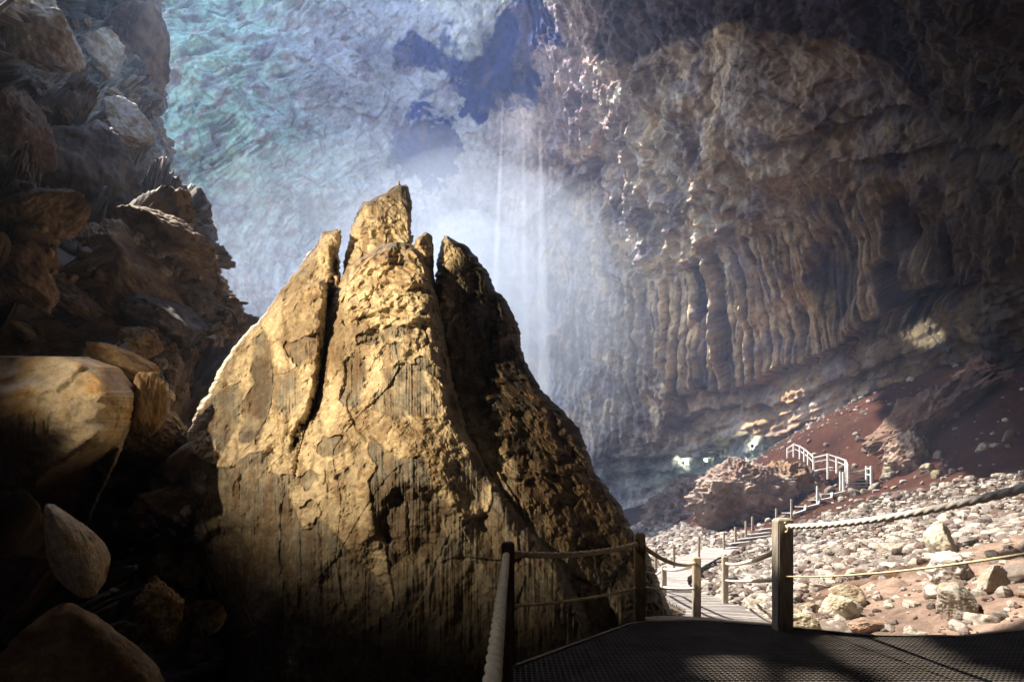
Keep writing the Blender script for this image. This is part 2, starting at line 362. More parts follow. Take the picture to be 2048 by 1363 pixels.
    col = mix(col, c3(0.09, 0.07, 0.08), dark * 0.9)  # ceiling recess shaded by a painted dark tone
    col = mix(col, col * 0.45, sst(0.5, 0.0, np.clip(1 - hol, 0, 1)))  # hollows get painted shade
    col = mix(col, c3(0.56, 0.50, 0.36), sst(0.55, 0.8, noise(np.stack([s / 9, V / 55, 0 * U + 9], -1), 78)) * (sheet + dripr * 0.7).clip(0, 1) * 0.8)
    col *= (1 + 0.34 * grain + (0.32 - .2 * sst(1250, 1050, U)) * grain2)[..., None]
    col *= (1 - 0.5 * fk2 * 0.6 - 0.3 * fk)[..., None]
    col *= (1.40 - 1.28 * sst(1380, 2000, U + 0.25 * (500 - V) + 60 * w1))[..., None]  # light falloff to the right and top painted into the rock colour
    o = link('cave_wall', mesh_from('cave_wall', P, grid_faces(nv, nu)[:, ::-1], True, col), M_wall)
    tag(o, 'towering limestone cave wall with fluted dripstone curtains and blue haze', 'cave wall', kind='structure')
build_wall()

# ------------------------------------------------------------------ added shading roofs, back of the cave
def build_roof():
    # unseen roof added over the near part; its front edge is shaped to shade the deck and the pinnacle
    n = 260; x = np.sort(np.concatenate([np.linspace(-60, 60, 400), np.linspace(-12, -7, 120)])); y = np.sort(np.concatenate([np.linspace(-45, 19, 190), np.linspace(6.5, 13.5, 70)]))
    X, Y = np.meshgrid(x, y)
    B = np.stack([X, Y, 0 * X], -1)
    z = 18.6 + 0.10 * np.clip(Y, -20, 30) - 0.0062 * (np.clip(np.abs(X) - 10, 0, 60)) ** 2 * 1.0 - 0.012 * np.clip(-Y - 5, 0, 60) ** 2 + 1.2 * fbm(B / 7, 4, 81) + 0.5 * facets(B + 0.01, 2.5, 83)[0]
    for k, th in ((0, 0.0), (1, 1.6)):
        pass
    edge = 0.7 * fbm(B / 3.2, 4, 85)
    lip = np.where(X > -2.5, 17.5, np.interp(X, [-10.2, -8.8], [13.5, ROOF_Y])) + edge * 0.4
    keep = (Y < np.where(X > 22, 19, lip)) & (Y < np.where(X < -26, 15, 40) + edge)
    for cx, cy_, rx, ry in SUN_GAPS:
        keep &= np.hypot((X - cx) / rx, (Y - cy_) / ry) + 0.22 * fbm(B / 0.5, 3, 87) > 1
    fcs = grid_faces(n, 520)
    ok = keep.ravel()[fcs].all(1)
    lo = np.stack([X, Y, z], -1).reshape(-1, 3); hi = lo + np.array([-0.877, 0.337, 1.4])
    allf = np.concatenate([fcs[ok], fcs[ok][:, ::-1] + len(lo)])
    # side walls along the rim
    E = {}
    g = fcs[ok]
    for a, b in ((0, 1), (1, 2), (2, 3), (3, 0)):
        for i, j in zip(g[:, a].tolist(), g[:, b].tolist()):
            if (j, i) in E: del E[(j, i)]
            else: E[(i, j)] = 1
    rim = np.array([(j, i, i + len(lo), j + len(lo)) for i, j in E], np.int32)
    co = np.concatenate([lo, hi]); col = np.ones((len(co), 3)) * c3(0.30, 0.25, 0.19)
    o = link('shade_roof', mesh_from('shade_roof', co, np.concatenate([allf, rim]), True, col), M_wall)
    tag(o, 'unseen roof added above the viewpoint to shade the deck', 'shade roof', kind='structure')
    # unseen high roof added to block sun from the right wall; daylight enters left
    n = 70; x = np.linspace(-20, 80, 130); y = np.linspace(15.5, 90, n); X, Y = np.meshgrid(x, y); B = np.stack([X, Y, 0 * X], -1)
    z = 4.5 + 1.0 * Y + 1.2 * fbm(B / 6, 4, 91)
    keep = X > np.interp(Y, [30, 42], [0.5, -5.5]) + 1.4 * fbm(B / 5, 3, 92)
    fcs = grid_faces(n, 130); ok = keep.ravel()[fcs].all(1)
    lo = np.stack([X, Y, z], -1).reshape(-1, 3); hi = lo + np.array([0, -0.5, 2.0])
    o = link('sun_block_roof', mesh_from('sun_block_roof', np.concatenate([lo, hi]), np.concatenate([fcs[ok], fcs[ok][:, ::-1] + len(lo)]), True, np.ones((2 * len(lo), 3)) * c3(0.28, 0.22, 0.17)), M_wall)
    tag(o, 'unseen high roof added to keep sun off the right wall', 'shade roof', kind='structure')
    # the back of the cave behind the viewpoint
    h, w = 40, 90
    A, T = np.meshgrid(np.linspace(-0.15 * math.pi, -0.86 * math.pi, w) , np.linspace(0, 1, h))
    A = np.linspace(math.radians(18), math.radians(-198), w)[None, :] + 0 * T
    rx, ry = 46, 40
    zz = -8 + 34 * T
    P = np.stack([np.cos(A) * rx * (1 - 0.12 * T ** 3), np.sin(A) * ry * (1 - 0.12 * T ** 3) + 2, zz], -1)
    P = P * (1 + 0.05 * fbm(P / 6, 4, 90))[..., None]
    o = link('cave_back_wall', mesh_from('cave_back_wall', P, grid_faces(h, w), True, np.ones((h * w, 3)) * c3(0.25, 0.2, 0.15)), M_wall)
    tag(o, 'rock wall behind the viewpoint', 'cave wall', kind='structure')
ROOF_Y = 12.5
SUN_GAPS = [(-8.95, 8.8, .34, 1.7), (-10.15, 8.9, .24, .30), (-9.65, 8.5, .1, .3)]  # openings added to let sun onto the rope, post and deck
build_roof()

# ------------------------------------------------------------------ ground
_G = tps([(-10 * 10, 20 * 10, -2.0), (0, 9 * 10, -1.2), (50, 90, -.95), (69, 80, -.35), (110, 80, .9), (180, 80, 2.6), (95, 140, -.42), (60, 140, -1.45), (52, 170, -1.95), (59, 210, -2.05), (80, 250, -1.65), (100, 275, -1.25), (130, 285, -.5),
          (160, 300, .45), (175, 315, 1.0), (200, 220, 1.2), (208, 330, 1.7), (190, 300, 1.5), (257, 300, 5.0), (290, 380, 8.8), (185, 370, 2.9), (200, 400, 5.2), (150, 670, -2.2), (0, 700, -3), (120, 450, -1.2), (150, 370, .2), (130, 360, -.3), (-150, 600, -4),
          (0, 0, -1.2), (-100, 0, -1.5), (100, 0, 1.0), (50, 40, -.6), (300, 100, 6.5), (400, 300, 12), (0, 300, -2.3), (300, 550, 9), (230, 450, 6.5), (80, 340, -1.9), (450, 500, 16)])
def gz(x, y): return _G(np.asarray(x, float) * 10, np.asarray(y, float) * 10)
def build_ground():
    nu, nd = int(620 * RES), int(560 * RES)
    U, Q = np.meshgrid(np.linspace(-300, 2900, nu), np.linspace(0, 1, nd))
    D = 1.6 * (105 / 1.6) ** Q
    X = (U - 1024) / F * D; Y = D
    B = np.stack([X, Y, 0 * X], -1)
    base = gz(X, Y)
    red = sst(-1.2, -0.2, base + 0.4 * fbm(B / 3, 3, 95)) * sst(27.8, 29.2, Y + 1.0 * fbm(B / 2, 3, 96) - 0.10 * (X - 13) + 1.3 * np.clip(X - 19, 0, 30))
    z = base + 0.16 * fbm(B / 2.6, 4, 97) * sst(6, 9, Y) + 0.045 * fbm(B / 0.5, 4, 98)
    z += (1 - red) * 0.06 * facets(B + 0.02, 0.55, 99)[0] * sst(40, 20, Y) 
    bank = sst(6.2, 8.5, X + 0.35 * (14 - Y)) * sst(15.5, 13.5, Y)
    z += bank * 0.05 * fbm(np.stack([X / 2.5, Y / 0.6, 0 * X], -1), 3, 101)
    g = fbm(B / 1.7, 5, 103); g2 = fbm(B / 0.35, 4, 104)
    col = np.ones(X.shape + (3,)) * c3(0.15, 0.105, 0.08)
    col = mix(col, c3(0.125, 0.048, 0.030), red)
    col = mix(col, c3(0.29, 0.20, 0.15), bank)
    stream = sst(0.5, 0.2, np.abs(Y - (13.0 + 0.35 * (X - 7) + 0.4 * g))) * sst(6, 8, X)
    col = mix(col, c3(0.10, 0.05, 0.022), stream)
    soil = sst(0.1, 0.5, fbm(B / 3.1, 4, 107)) * (1 - bank)
    col = mix(col, c3(0.15, 0.075, 0.04), soil * 0.6)
    col *= 0.4 * (1 + 0.35 * g + 0.35 * g2)[..., None]; col *= (1 + 0.75 * bank)[..., None]
    z -= stream * 0.10
    P = np.stack([X, Y, z], -1)
    o = link('ground', mesh_from('ground', P, grid_faces(nd, nu)[:, ::-1], True, col), M_ground)
    tag(o, kind='structure')
    X, Y = np.meshgrid(np.linspace(-110, 150, 90), np.linspace(-60, 108, 70))
    P = np.stack([X, Y, gz(np.clip(X, -60, 90), np.clip(Y, -20, 90)) - 0.6], -1)
    o = link('ground_beyond', mesh_from('ground_beyond', P, grid_faces(70, 90), True, np.ones(X.shape + (3,)) * c3(0.2, 0.14, 0.1)), M_ground)
    tag(o, kind='structure')
build_ground()

# ------------------------------------------------------------------ rock slabs with an outline, a front relief and a thick back
def interp(line, v):
    a = np.array(line, float); return np.interp(v, a[:, 1], a[:, 0])
def slab_base(L, R, v0, v1, Df, thick, nu, nv, rw=40, rd=0.5, rag=4.0, seed=1, toprow=0.0):
    """rows of pixels between two outline polylines -> closed ring of points (front, then back)"""
    nu = max(24, int(nu * RES)); nv = max(24, int(nv * RES)); nb = max(10, nu // 5)
    v = v0 + (v1 - v0) * np.linspace(0, 1, nv) ** 1.0
    l = interp(L, v); r = interp(R, v)
    k = np.stack([v / 14, 0 * v + seed, 0 * v], -1)
    l = l + rag * fbm(k, 5, 120 + seed, .62); r = r + rag * fbm(k, 5, 130 + seed, .62)
    r = np.maximum(r, l + 1.0)
    a = 0.5 - 0.5 * np.cos(np.linspace(0, 1, nu) * math.pi); a = 0.7 * np.linspace(0, 1, nu) + 0.3 * a
    U = l[:, None] + (r - l)[:, None] * a[None, :]; V = v[:, None] + 0 * U
    D0 = Df(U, V)
    e = np.minimum(U - l[:, None], r[:, None] - U); e = np.clip(e / np.minimum(rw, 0.5 * (r - l) + 1)[:, None], 0, 1)
    round_ = (1 - np.sqrt(np.clip(1 - (1 - e) ** 2, 0, 1)))
    th = np.minimum(thick, 0.25 + 0.012 * (r - l) * 2.2)[:, None]
    D = D0 + round_ * np.minimum(rd, th * 0.5)
    ab = np.linspace(1, 0, nb + 2)[1:-1]
    Ub = l[:, None] + (r - l)[:, None] * ab[None, :]; Vb = v[:, None] + 0 * Ub
    Db = Df(Ub, Vb) + th * (0.5 + 0.5 * np.sin(np.linspace(0, math.pi, nb + 2)[1:-1]))[None, :]
    return U, V, D, e, Ub, Vb, Db
def slab(name, L, R, v0, v1, Df, thick, nu, nv, relief, mat, rw=40, rd=0.5, rag=4.0, seed=1, backcol=(0.2, 0.15, 0.1), parent=None, along_normal=False):
    U, V, D, e, Ub, Vb, Db = slab_base(L, R, v0, v1, Df, thick, nu, nv, rw, rd, rag, seed)
    disp, col = relief(U, V, D, e)
    k = sst(0.0, 0.35, e) if not along_normal else 0.12 + 0.88 * sst(0, 1, e)
    if along_normal:
        B0 = at(U, V, D); Nn = normals(B0); vd = B0 - np.array([0, 0, EYE]); Nn = np.where((Nn * vd).sum(-1, keepdims=True) > 0, -Nn, Nn)
        P = B0 + Nn * (disp * k)[..., None]
    else: P = at(U, V, D - disp * k)
    Bk = at(Ub, Vb, Db); Bk[..., 1] += 0.15 * fbm(Bk / 0.7, 3, 7)
    P = np.concatenate([P, Bk], 1)
    colb = np.ones(Ub.shape + (3,)) * np.array(backcol)
    col = np.concatenate([col, colb], 1)
    h, w = P.shape[:2]
    me = mesh_from(name, P, grid_faces(h, w, True)[:, ::-1], True, col)
    # cap the top and bottom rings
    import bmesh
    bm = bmesh.new(); bm.from_mesh(me); bm.verts.ensure_lookup_table(); VL = list(bm.verts)
    for row in (0, h - 1):
        c = P[row].mean(0); cv = bm.verts.new(c.tolist())
        for j in range(w):
            a_, b_ = VL[row * w + j], VL[row * w + (j + 1) % w]
            try: bm.faces.new((a_, b_, cv) if row == 0 else (b_, a_, cv)).smooth = True
            except ValueError: pass
    bm.to_mesh(me); bm.free()
    return link(name, me, mat, parent)

# --- the pinnacle
TAN = c3(0.58, 0.48, 0.32); OCH = c3(0.31, 0.195, 0.085); GREY = c3(0.20, 0.178, 0.145); DRK = c3(0.075, 0.055, 0.035); GRN = c3(0.225, 0.215, 0.18)
CRUST = [(300, 905), (400, 913), (425, 925), (455, 933), (480, 918), (520, 903), (545, 905), (528, 950), (540, 990), (565, 998), (575, 985), (590, 1030), (605, 1060), (618, 1062), (632, 1035),
         (655, 1050), (690, 1085), (715, 1120), (745, 1145), (770, 1200), (783, 1222), (790, 1195), (775, 1140), (772, 1090), (757, 1050), (748, 1000), (745, 960), (760, 930),
         (738, 900), (742, 872), (762, 882), (785, 905), (805, 915), (850, 905), (865, 940), (880, 985), (905, 1010), (925, 1045), (950, 1040), (975, 1030), (985, 980), (1010, 950),
         (1050, 960), (1060, 1010), (1100, 1060), (1180, 1100), (1230, 1160), (1280, 1230), (1400, 1260), (1500, 1000), (1300, 300), (300, 300)]
GREYP = [([(757, 747), (790, 730), (835, 727), (855, 760), (880, 800), (885, 822), (850, 826), (790, 832), (742, 812), (760, 775)], 4),
         ([(690, 722), (712, 702), (726, 725), (730, 760), (722, 800), (695, 812), (678, 800), (690, 760)], 3),
         ([(713, 668), (740, 664), (775, 655), (822, 655), (826, 668), (790, 680), (735, 690), (713, 690)], 3),
         ([(425, 800), (445, 775), (470, 768), (485, 800), (470, 860), (445, 903), (430, 880), (402, 872)], 5),
         ([(505, 672), (522, 655), (540, 680), (548, 740), (546, 800), (528, 850), (505, 893), (480, 880), (484, 820), (500, 760)], 5),
         ([(560, 740), (600, 730), (596, 800), (570, 830), (555, 790)], 8),
         ([(905, 930), (950, 900), (985, 950), (960, 1010), (930, 1000)], 10),
         ([(775, 690), (800, 692), (800, 725), (775, 728)], 6)]
DARKP = [([(500, 720), (535, 700), (545, 790), (515, 888), (486, 876), (495, 800)], 8), ([(745, 970), (790, 955), (860, 965), (900, 1010), (905, 1060), (870, 1110), (800, 1130), (760, 1100), (745, 1040)], 6),
         ([(885, 560), (1010, 590), (1050, 740), (1010, 800), (960, 780), (920, 820), (900, 700)], 25)]
CRACKS = [([(676, 500), (668, 560), (655, 620), (648, 700), (640, 760), (630, 800), (600, 862), (582, 900)], 8, 0.34), ([(582, 890), (570, 960), (562, 1050), (565, 1150), (590, 1230)], 3.0, 0.06),
          ([(590, 880), (640, 900), (660, 990)], 3, 0.06), ([(707, 690), (706, 740), (700, 800), (715, 850), (735, 880)], 3, 0.05), ([(868, 470), (872, 560), (880, 640), (892, 720), (905, 800), (920, 850)], 7, 0.25),
          ([(640, 770), (632, 830), (640, 900)], 5, 0.10), ([(820, 1000), (822, 1060), (820, 1120)], 1.5, 0.03), ([(1040, 980), (1060, 1040), (1010, 1100), (1000, 1250)], 3, 0.04),
          ([(945, 1035), (905, 1075), (870, 1130), (860, 1230)], 3, 0.04), ([(365, 890), (385, 990), (430, 1080), (480, 1180), (560, 1320)], 2.0, 0.04), ([(713, 668), (735, 660), (760, 667), (775, 655)], 3, 0.05),
          ([(1155, 1080), (1150, 1150), (1175, 1160), (1182, 1180), (1150, 1190)], 3, 0.05)]
def pin_relief(lit=1.0, kind='front'):
    def f(U, V, D, e):
        B = at(U, V, D)
        n1 = fbm(B / 1.1, 4, 141); n2 = fbm(B / 0.32, 5, 142, 0.55); n3 = fbm(B / 0.11, 3, 144)
        Uw = U + 9 * n1 + 5 * n2 + 3 * n3; Vw = V + 9 * fbm(B / 1.0 + 9, 4, 143) + 5 * fbm(B / .3 + 5, 4, 146) + 3 * n3
        crust = polymask(Uw, Vw, CRUST, 4.0)
        grey = 1 - crust
        for p, s_ in GREYP: grey = np.maximum(grey, polymask(Uw, Vw, p, s_))
        random_gap = sst(0.42, 0.5, fbm(B / 0.8 + 3, 4, 149)) * 0.9
        grey = np.maximum(grey, random_gap)
        dk = np.zeros(U.shape)
        for p, s_ in DARKP: dk = np.maximum(dk, polymask(Uw, Vw, p, s_))
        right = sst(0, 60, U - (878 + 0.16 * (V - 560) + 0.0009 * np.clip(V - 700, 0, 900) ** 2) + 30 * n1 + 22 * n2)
        rib = noise(np.stack([U / 4.2, V / 90, 0 * U], -1), 151); rib2 = noise(np.stack([U / 10, V / 160, 0 * U], -1), 152); rib3 = noise(np.stack([U / 2.3, V / 40, 0 * U], -1), 153)
        up = blob(Uw, Vw, 770, 570, 110, 130, 0, 0.4)
        sc, scr, sck = facets(B * np.array([1, 1, 1.3]), 0.42, 155)
        big, bigr, bigk = facets(B * np.array([1, 1, 0.55]), 1.5, 156)
        big = big + 0.19 * bigk; irr = 0.35 + 0.65 * sst(-0.3, 0.4, n1 + n2)
        disp = 0.13 * n1 + 0.038 * n2 + 0.013 * n3 + 0.055 * big + 0.11 * ridged(B * np.array([1, 1, .6]) / 1.6, 3, 166) + 0.018 * sc * (1 - grey)
        disp += (1 - grey) * (0.05 + 0.03 * n2) + grey * (0.012 * rib + 0.018 * rib2 + 0.004 * rib3)
        disp += up * (0.15 * ridged(B / 0.5, 3, 158) + 0.06 * sc)
        disp += right * (0.07 * ridged(B * np.array([1, 1, 1.8]) / 0.6, 3, 159) + 0.04 * sc)
        ck = np.zeros(U.shape)
        for line, wd, dp in CRACKS:
            d, _ = polydist(Uw, Vw, line); m = np.exp(-(d / wd) ** 2) * irr; disp -= dp * m; ck = np.maximum(ck, irr * np.exp(-(d / (wd * 1.6)) ** 2) * min(1, 0.25 + dp * 3.5))
        # scooped hollow with a rounded upper rim
        q = np.hypot((U - 825) / 86, (V - 1040) / 82); disp -= 0.15 * sst(1.06, 0.6, q + 0.12 * n1 + 0.08 * n2)
        q = np.hypot((U - 445) / 55, (V - 1130) / 80); disp -= 0.12 * sst(1.02, 0.75, q + 0.05 * n1)
        col = mix(np.ones(U.shape + (3,)) * TAN, OCH, sst(-0.05, 0.5, n1 * 0.8 + n2 * 0.8) * 0.75)
        col = mix(col, TAN * 1.15, sst(0.1, 0.5, n3 + n2) * 0.5)
        g_ = mix(np.ones(U.shape + (3,)) * GREY, GRN, sst(-0.2, 0.3, rib2)); g_ = mix(g_, GREY * 0.5, sst(-0.1, 0.5, rib) * 0.7)
        g_ = mix(g_, c3(0.21, 0.155, 0.095), sst(0.1, 0.6, fbm(np.stack([U / 22, V / 160, 0 * U + 2], -1), 3, 157)) * 0.8)
        gcol = np.clip(grey * (0.86 + 0.5 * n2) + 0.22 * sst(.1, .5, n2 + .5 * n1), 0, 1); col = mix(col, g_, gcol)
        col = mix(col, DRK * 1.3, dk * 0.8 * sst(-0.6, 0.1, n2 + 0.2))
        col = mix(col, mix(DRK * .3 * np.ones(U.shape + (3,)), c3(0.10, 0.05, 0.02), sst(0.4, 0.9, n1 + n2 * 0.6)), right * 0.97)  # shade of the right-facing flank painted into the colour
        rim = np.exp(-((crust - 0.5) / 0.35) ** 2)
        col = mix(col, DRK, rim * 0.45 * sst(-0.2, 0.2, n2)); col = mix(col, DRK, ck * 0.85)  # shadow line along crust lips painted in; cracks darkened too
        # brown run-off stains
        st = sst(0.15, 0.5, fbm(np.stack([Uw / 20, Vw / 130, 0 * U], -1), 4, 161)); col = mix(col, c3(0.15, 0.09, 0.045), st * 0.55)
        sp = sst(0.32, 0.42, noise(B / 0.07, 163)); col = mix(col, DRK, sp * 0.35 * (1 - grey))
        low = sst(960, 1330, V + 70 * n1 + 25 * n2); col = mix(col, c3(0.05, 0.038, 0.025), low * 0.8)  # fading lamp light toward the foot painted in as dark brown
        bg_ = sst(0.1, 0.6, fbm(B / np.array([1.2, 1.2, 2.2]) + 17, 4, 168)); col = mix(col, c3(0.13, 0.085, 0.045), bg_ * 0.6)
        col *= (1 + 0.22 * n3 + 0.2 * n2)[..., None]
        return disp, col
    return f
pin = empty('rock_pinnacle', (-1.0, 8.2, -1.1))
tag(pin, 'huge jagged flowstone pinnacle, tan over grey, rising behind the rope fence', 'rock formation')
bpy.context.view_layer.update()
def pchild(o, nm):
    o.parent = pin; o.matrix_parent_inverse = pin.matrix_world.inverted(); o.name = nm; return o
PD = tps([(690, 500, 8.9), (790, 490, 8.7), (860, 500, 8.8), (650, 800, 8.1), (780, 700, 7.9), (880, 700, 8.05), (600, 950, 7.6), (800, 900, 7.3), (920, 900, 7.6), (560, 1200, 7.1), (800, 1200, 6.85), (950, 1150, 7.0),
          (1000, 1000, 7.7), (1100, 1200, 7.1), (800, 1400, 6.7), (1150, 1000, 8.5), (1300, 1250, 7.5), (1200, 1400, 7.1)])
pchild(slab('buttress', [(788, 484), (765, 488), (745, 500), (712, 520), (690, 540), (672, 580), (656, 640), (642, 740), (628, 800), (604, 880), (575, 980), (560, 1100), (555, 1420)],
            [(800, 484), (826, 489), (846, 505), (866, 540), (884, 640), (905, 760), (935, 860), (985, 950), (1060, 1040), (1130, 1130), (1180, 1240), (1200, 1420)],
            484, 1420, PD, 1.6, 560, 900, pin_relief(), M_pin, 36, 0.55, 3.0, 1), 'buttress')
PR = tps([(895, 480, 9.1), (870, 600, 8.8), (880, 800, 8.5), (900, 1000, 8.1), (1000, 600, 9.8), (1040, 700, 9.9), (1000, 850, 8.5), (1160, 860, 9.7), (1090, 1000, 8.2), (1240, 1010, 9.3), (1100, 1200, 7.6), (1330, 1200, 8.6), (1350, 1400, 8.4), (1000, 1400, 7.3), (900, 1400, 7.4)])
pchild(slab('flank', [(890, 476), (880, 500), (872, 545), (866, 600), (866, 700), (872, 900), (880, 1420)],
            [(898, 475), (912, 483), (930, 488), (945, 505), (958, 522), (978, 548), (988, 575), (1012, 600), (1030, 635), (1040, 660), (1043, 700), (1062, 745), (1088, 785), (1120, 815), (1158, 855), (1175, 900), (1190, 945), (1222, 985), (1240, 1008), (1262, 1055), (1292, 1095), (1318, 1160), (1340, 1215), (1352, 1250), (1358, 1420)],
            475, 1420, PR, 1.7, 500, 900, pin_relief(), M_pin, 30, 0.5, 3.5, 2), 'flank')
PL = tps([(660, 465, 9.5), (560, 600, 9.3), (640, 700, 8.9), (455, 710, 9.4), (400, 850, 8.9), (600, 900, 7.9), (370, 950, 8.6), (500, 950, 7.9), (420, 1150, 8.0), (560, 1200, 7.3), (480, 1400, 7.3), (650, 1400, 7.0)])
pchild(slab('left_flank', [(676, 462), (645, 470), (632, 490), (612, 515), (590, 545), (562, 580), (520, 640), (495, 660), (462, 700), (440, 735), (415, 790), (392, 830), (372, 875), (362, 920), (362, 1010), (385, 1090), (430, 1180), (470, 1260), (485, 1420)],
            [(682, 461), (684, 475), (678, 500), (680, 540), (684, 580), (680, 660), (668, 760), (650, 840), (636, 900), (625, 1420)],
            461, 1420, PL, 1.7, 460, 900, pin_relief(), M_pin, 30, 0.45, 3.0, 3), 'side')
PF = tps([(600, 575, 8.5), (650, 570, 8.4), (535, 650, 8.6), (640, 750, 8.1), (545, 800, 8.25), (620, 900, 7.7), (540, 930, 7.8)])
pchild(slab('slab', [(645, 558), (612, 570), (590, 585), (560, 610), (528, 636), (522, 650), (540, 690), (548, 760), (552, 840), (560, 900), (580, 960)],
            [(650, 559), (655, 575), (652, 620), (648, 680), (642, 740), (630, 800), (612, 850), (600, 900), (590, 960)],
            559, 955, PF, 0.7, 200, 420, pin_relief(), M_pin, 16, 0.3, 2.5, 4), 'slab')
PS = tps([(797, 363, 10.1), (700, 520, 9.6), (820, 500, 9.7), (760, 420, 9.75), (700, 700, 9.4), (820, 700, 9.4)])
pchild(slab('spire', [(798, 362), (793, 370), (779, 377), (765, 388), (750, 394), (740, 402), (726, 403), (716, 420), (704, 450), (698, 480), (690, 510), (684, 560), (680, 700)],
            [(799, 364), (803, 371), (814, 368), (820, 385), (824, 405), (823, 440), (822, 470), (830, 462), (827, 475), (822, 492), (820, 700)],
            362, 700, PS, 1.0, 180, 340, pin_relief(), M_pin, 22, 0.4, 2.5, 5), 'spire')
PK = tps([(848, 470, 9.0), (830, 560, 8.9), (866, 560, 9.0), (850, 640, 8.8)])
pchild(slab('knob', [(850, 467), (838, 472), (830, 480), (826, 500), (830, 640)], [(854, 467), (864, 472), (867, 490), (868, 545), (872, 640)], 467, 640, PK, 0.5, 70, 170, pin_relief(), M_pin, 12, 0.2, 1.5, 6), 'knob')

# ------------------------------------------------------------------ left cliff
CL = tps([(-500, 0, 7), (-500, 700, 6), (-500, 1400, 3.5), (0, -300, 16), (0, 0, 24), (0, 400, 12.5), (0, 700, 9), (150, 0, 40), (250, 0, 48), (330, 0, 53), (330, 200, 45), (230, 150, 40), (150, 300, 24), (250, 330, 31), (345, 350, 39), (110, 500, 11.5), (250, 500, 16), (350, 450, 24), (430, 540, 32), (490, 640, 38), (440, 690, 30),
          (350, 600, 22), (230, 650, 14), (330, 700, 17), (400, 750, 22), (300, 760, 13), (380, 800, 13), (100, 760, 8.8), (0, 900, 7.5), (0, 1300, 6), (150, 1100, 8.2), (300, 1300, 8.0), (330, 950, 9.6), (400, 1050, 9.6), (430, 1250, 8.8), (250, 900, 9.5), (500, 1100, 10), (500, 900, 12), (480, 1400, 8.5)])
def cliff_relief(U, V, D, e):
    B = at(U, V, D); k = np.clip(D / 14, 0.55, 2.2)
    w = fbm(B / 3, 4, 171); w2 = fbm(B / 1.0, 4, 172)
    Bw = B + 0.5 * np.stack([w, w2, w], -1)
    a, ar, ak = facets(Bw, 3.0, 173, 1.1); b, br, bk = facets(Bw, 1.25, 174, 1.0); c, cr, cc = facets(Bw, 0.45, 175, 1.0)
    smooth = blob(U, V, 60, 880, 230, 150, 0, 0.3)
    disp = 1.5 * w + 1.15 * a * (1 - smooth) + 0.6 * b * (1 - smooth) + 0.26 * c * (1 - smooth) + 0.25 * w2 + 0.10 * fbm(B / 0.3, 3, 176)
    # undulating concave scallops
    disp += 0.25 * ridged(B / 1.8, 3, 177)
    # bulges of the larger blocks and the hollows between them
    for cx, cy_, rx, ry, an, h in ((190, 330, 75, 120, 10, 1.8), (330, 480, 80, 60, 30, 1.4), (240, 545, 60, 110, -38, 1.6), (60, 350, 60, 150, 10, 1.5), (120, 80, 80, 80, 0, 1.2), (275, 110, 50, 130, -5, 1.5), (330, 640, 70, 45, 20, 1.2), (230, 220, 70, 30, 10, 1.8)):
        an = math.radians(an); x = (U - cx) * math.cos(an) + (V - cy_) * math.sin(an); y = -(U - cx) * math.sin(an) + (V - cy_) * math.cos(an)
        disp += h * np.sqrt(np.clip(1 - (x / rx) ** 2 - (y / ry) ** 2 + 0.2 * w, 0, 1)) * 0.8
    for cx, cy_, rx, ry, an, h in ((130, 480, 60, 150, -30, 1.8), (90, 640, 120, 60, 20, 2.0), (200, 440, 70, 50, 0, 1.2), (200, 1000, 160, 120, 0, 2.0), (60, 1150, 90, 200, 0, 1.5), (370, 850, 40, 60, 0, 1.5), (330, 1200, 60, 120, 0, .8)):
        disp -= h * blob(U + 20 * w, V + 20 * w2, cx, cy_, rx, ry, an, 0.4)
    n = fbm(B / 2.2, 4, 181); n2 = fbm(B / 0.6, 4, 182)
    col = mix(np.ones(U.shape + (3,)) * c3(0.40, 0.29, 0.17), c3(0.27, 0.15, 0.07), sst(-0.1, 0.5, n))
    col = mix(col, c3(0.30, 0.26, 0.20), (br > 0.6) * 0.7); col = mix(col, c3(0.46, 0.38, 0.28), (ar > 0.7) * 0.6)
    col = mix(col, c3(0.36, 0.42, 0.36), blob(U + 30 * w, V + 30 * w, 180, 80, 110, 120, 0, 0.4) * 0.8)
    col = mix(col, c3(0.12, 0.09, 0.07), blob(U + 20 * w2, V, 275, 120, 40, 160, -6, 0.3) * 0.6); col = mix(col, c3(0.62, 0.58, 0.5), sst(.15, .5, n + .4 * w2) * blob(U, V, 300, 350, 220, 380, 0, .3) * .6)  # pale highlights painted across the cliff
    brownish = blob(U + 20 * w, V + 20 * w2, 60, 560, 170, 160, 0, 0.4)
    col = mix(col, c3(0.11, 0.06, 0.035), brownish * 0.8)  # dark brown tint around the left hollow
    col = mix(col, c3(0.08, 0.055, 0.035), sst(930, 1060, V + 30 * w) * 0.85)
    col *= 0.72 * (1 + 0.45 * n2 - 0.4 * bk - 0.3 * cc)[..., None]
    return disp, col
def build_cliff():
    R = [(310, -100), (328, 0), (290, 50), (300, 95), (318, 130), (328, 180), (335, 215), (318, 230), (330, 260), (345, 310), (340, 345), (362, 368), (375, 400), (392, 440), (396, 500), (428, 515), (438, 545), (470, 590), (492, 635), (500, 660), (520, 700), (560, 800), (600, 900), (620, 1420)]
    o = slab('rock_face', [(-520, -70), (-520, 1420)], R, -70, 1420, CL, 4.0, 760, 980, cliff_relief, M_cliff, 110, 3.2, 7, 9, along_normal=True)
    tag(o, 'steep shadowed cave cliff of broken brown rock', 'rock face', kind='structure')
build_cliff()

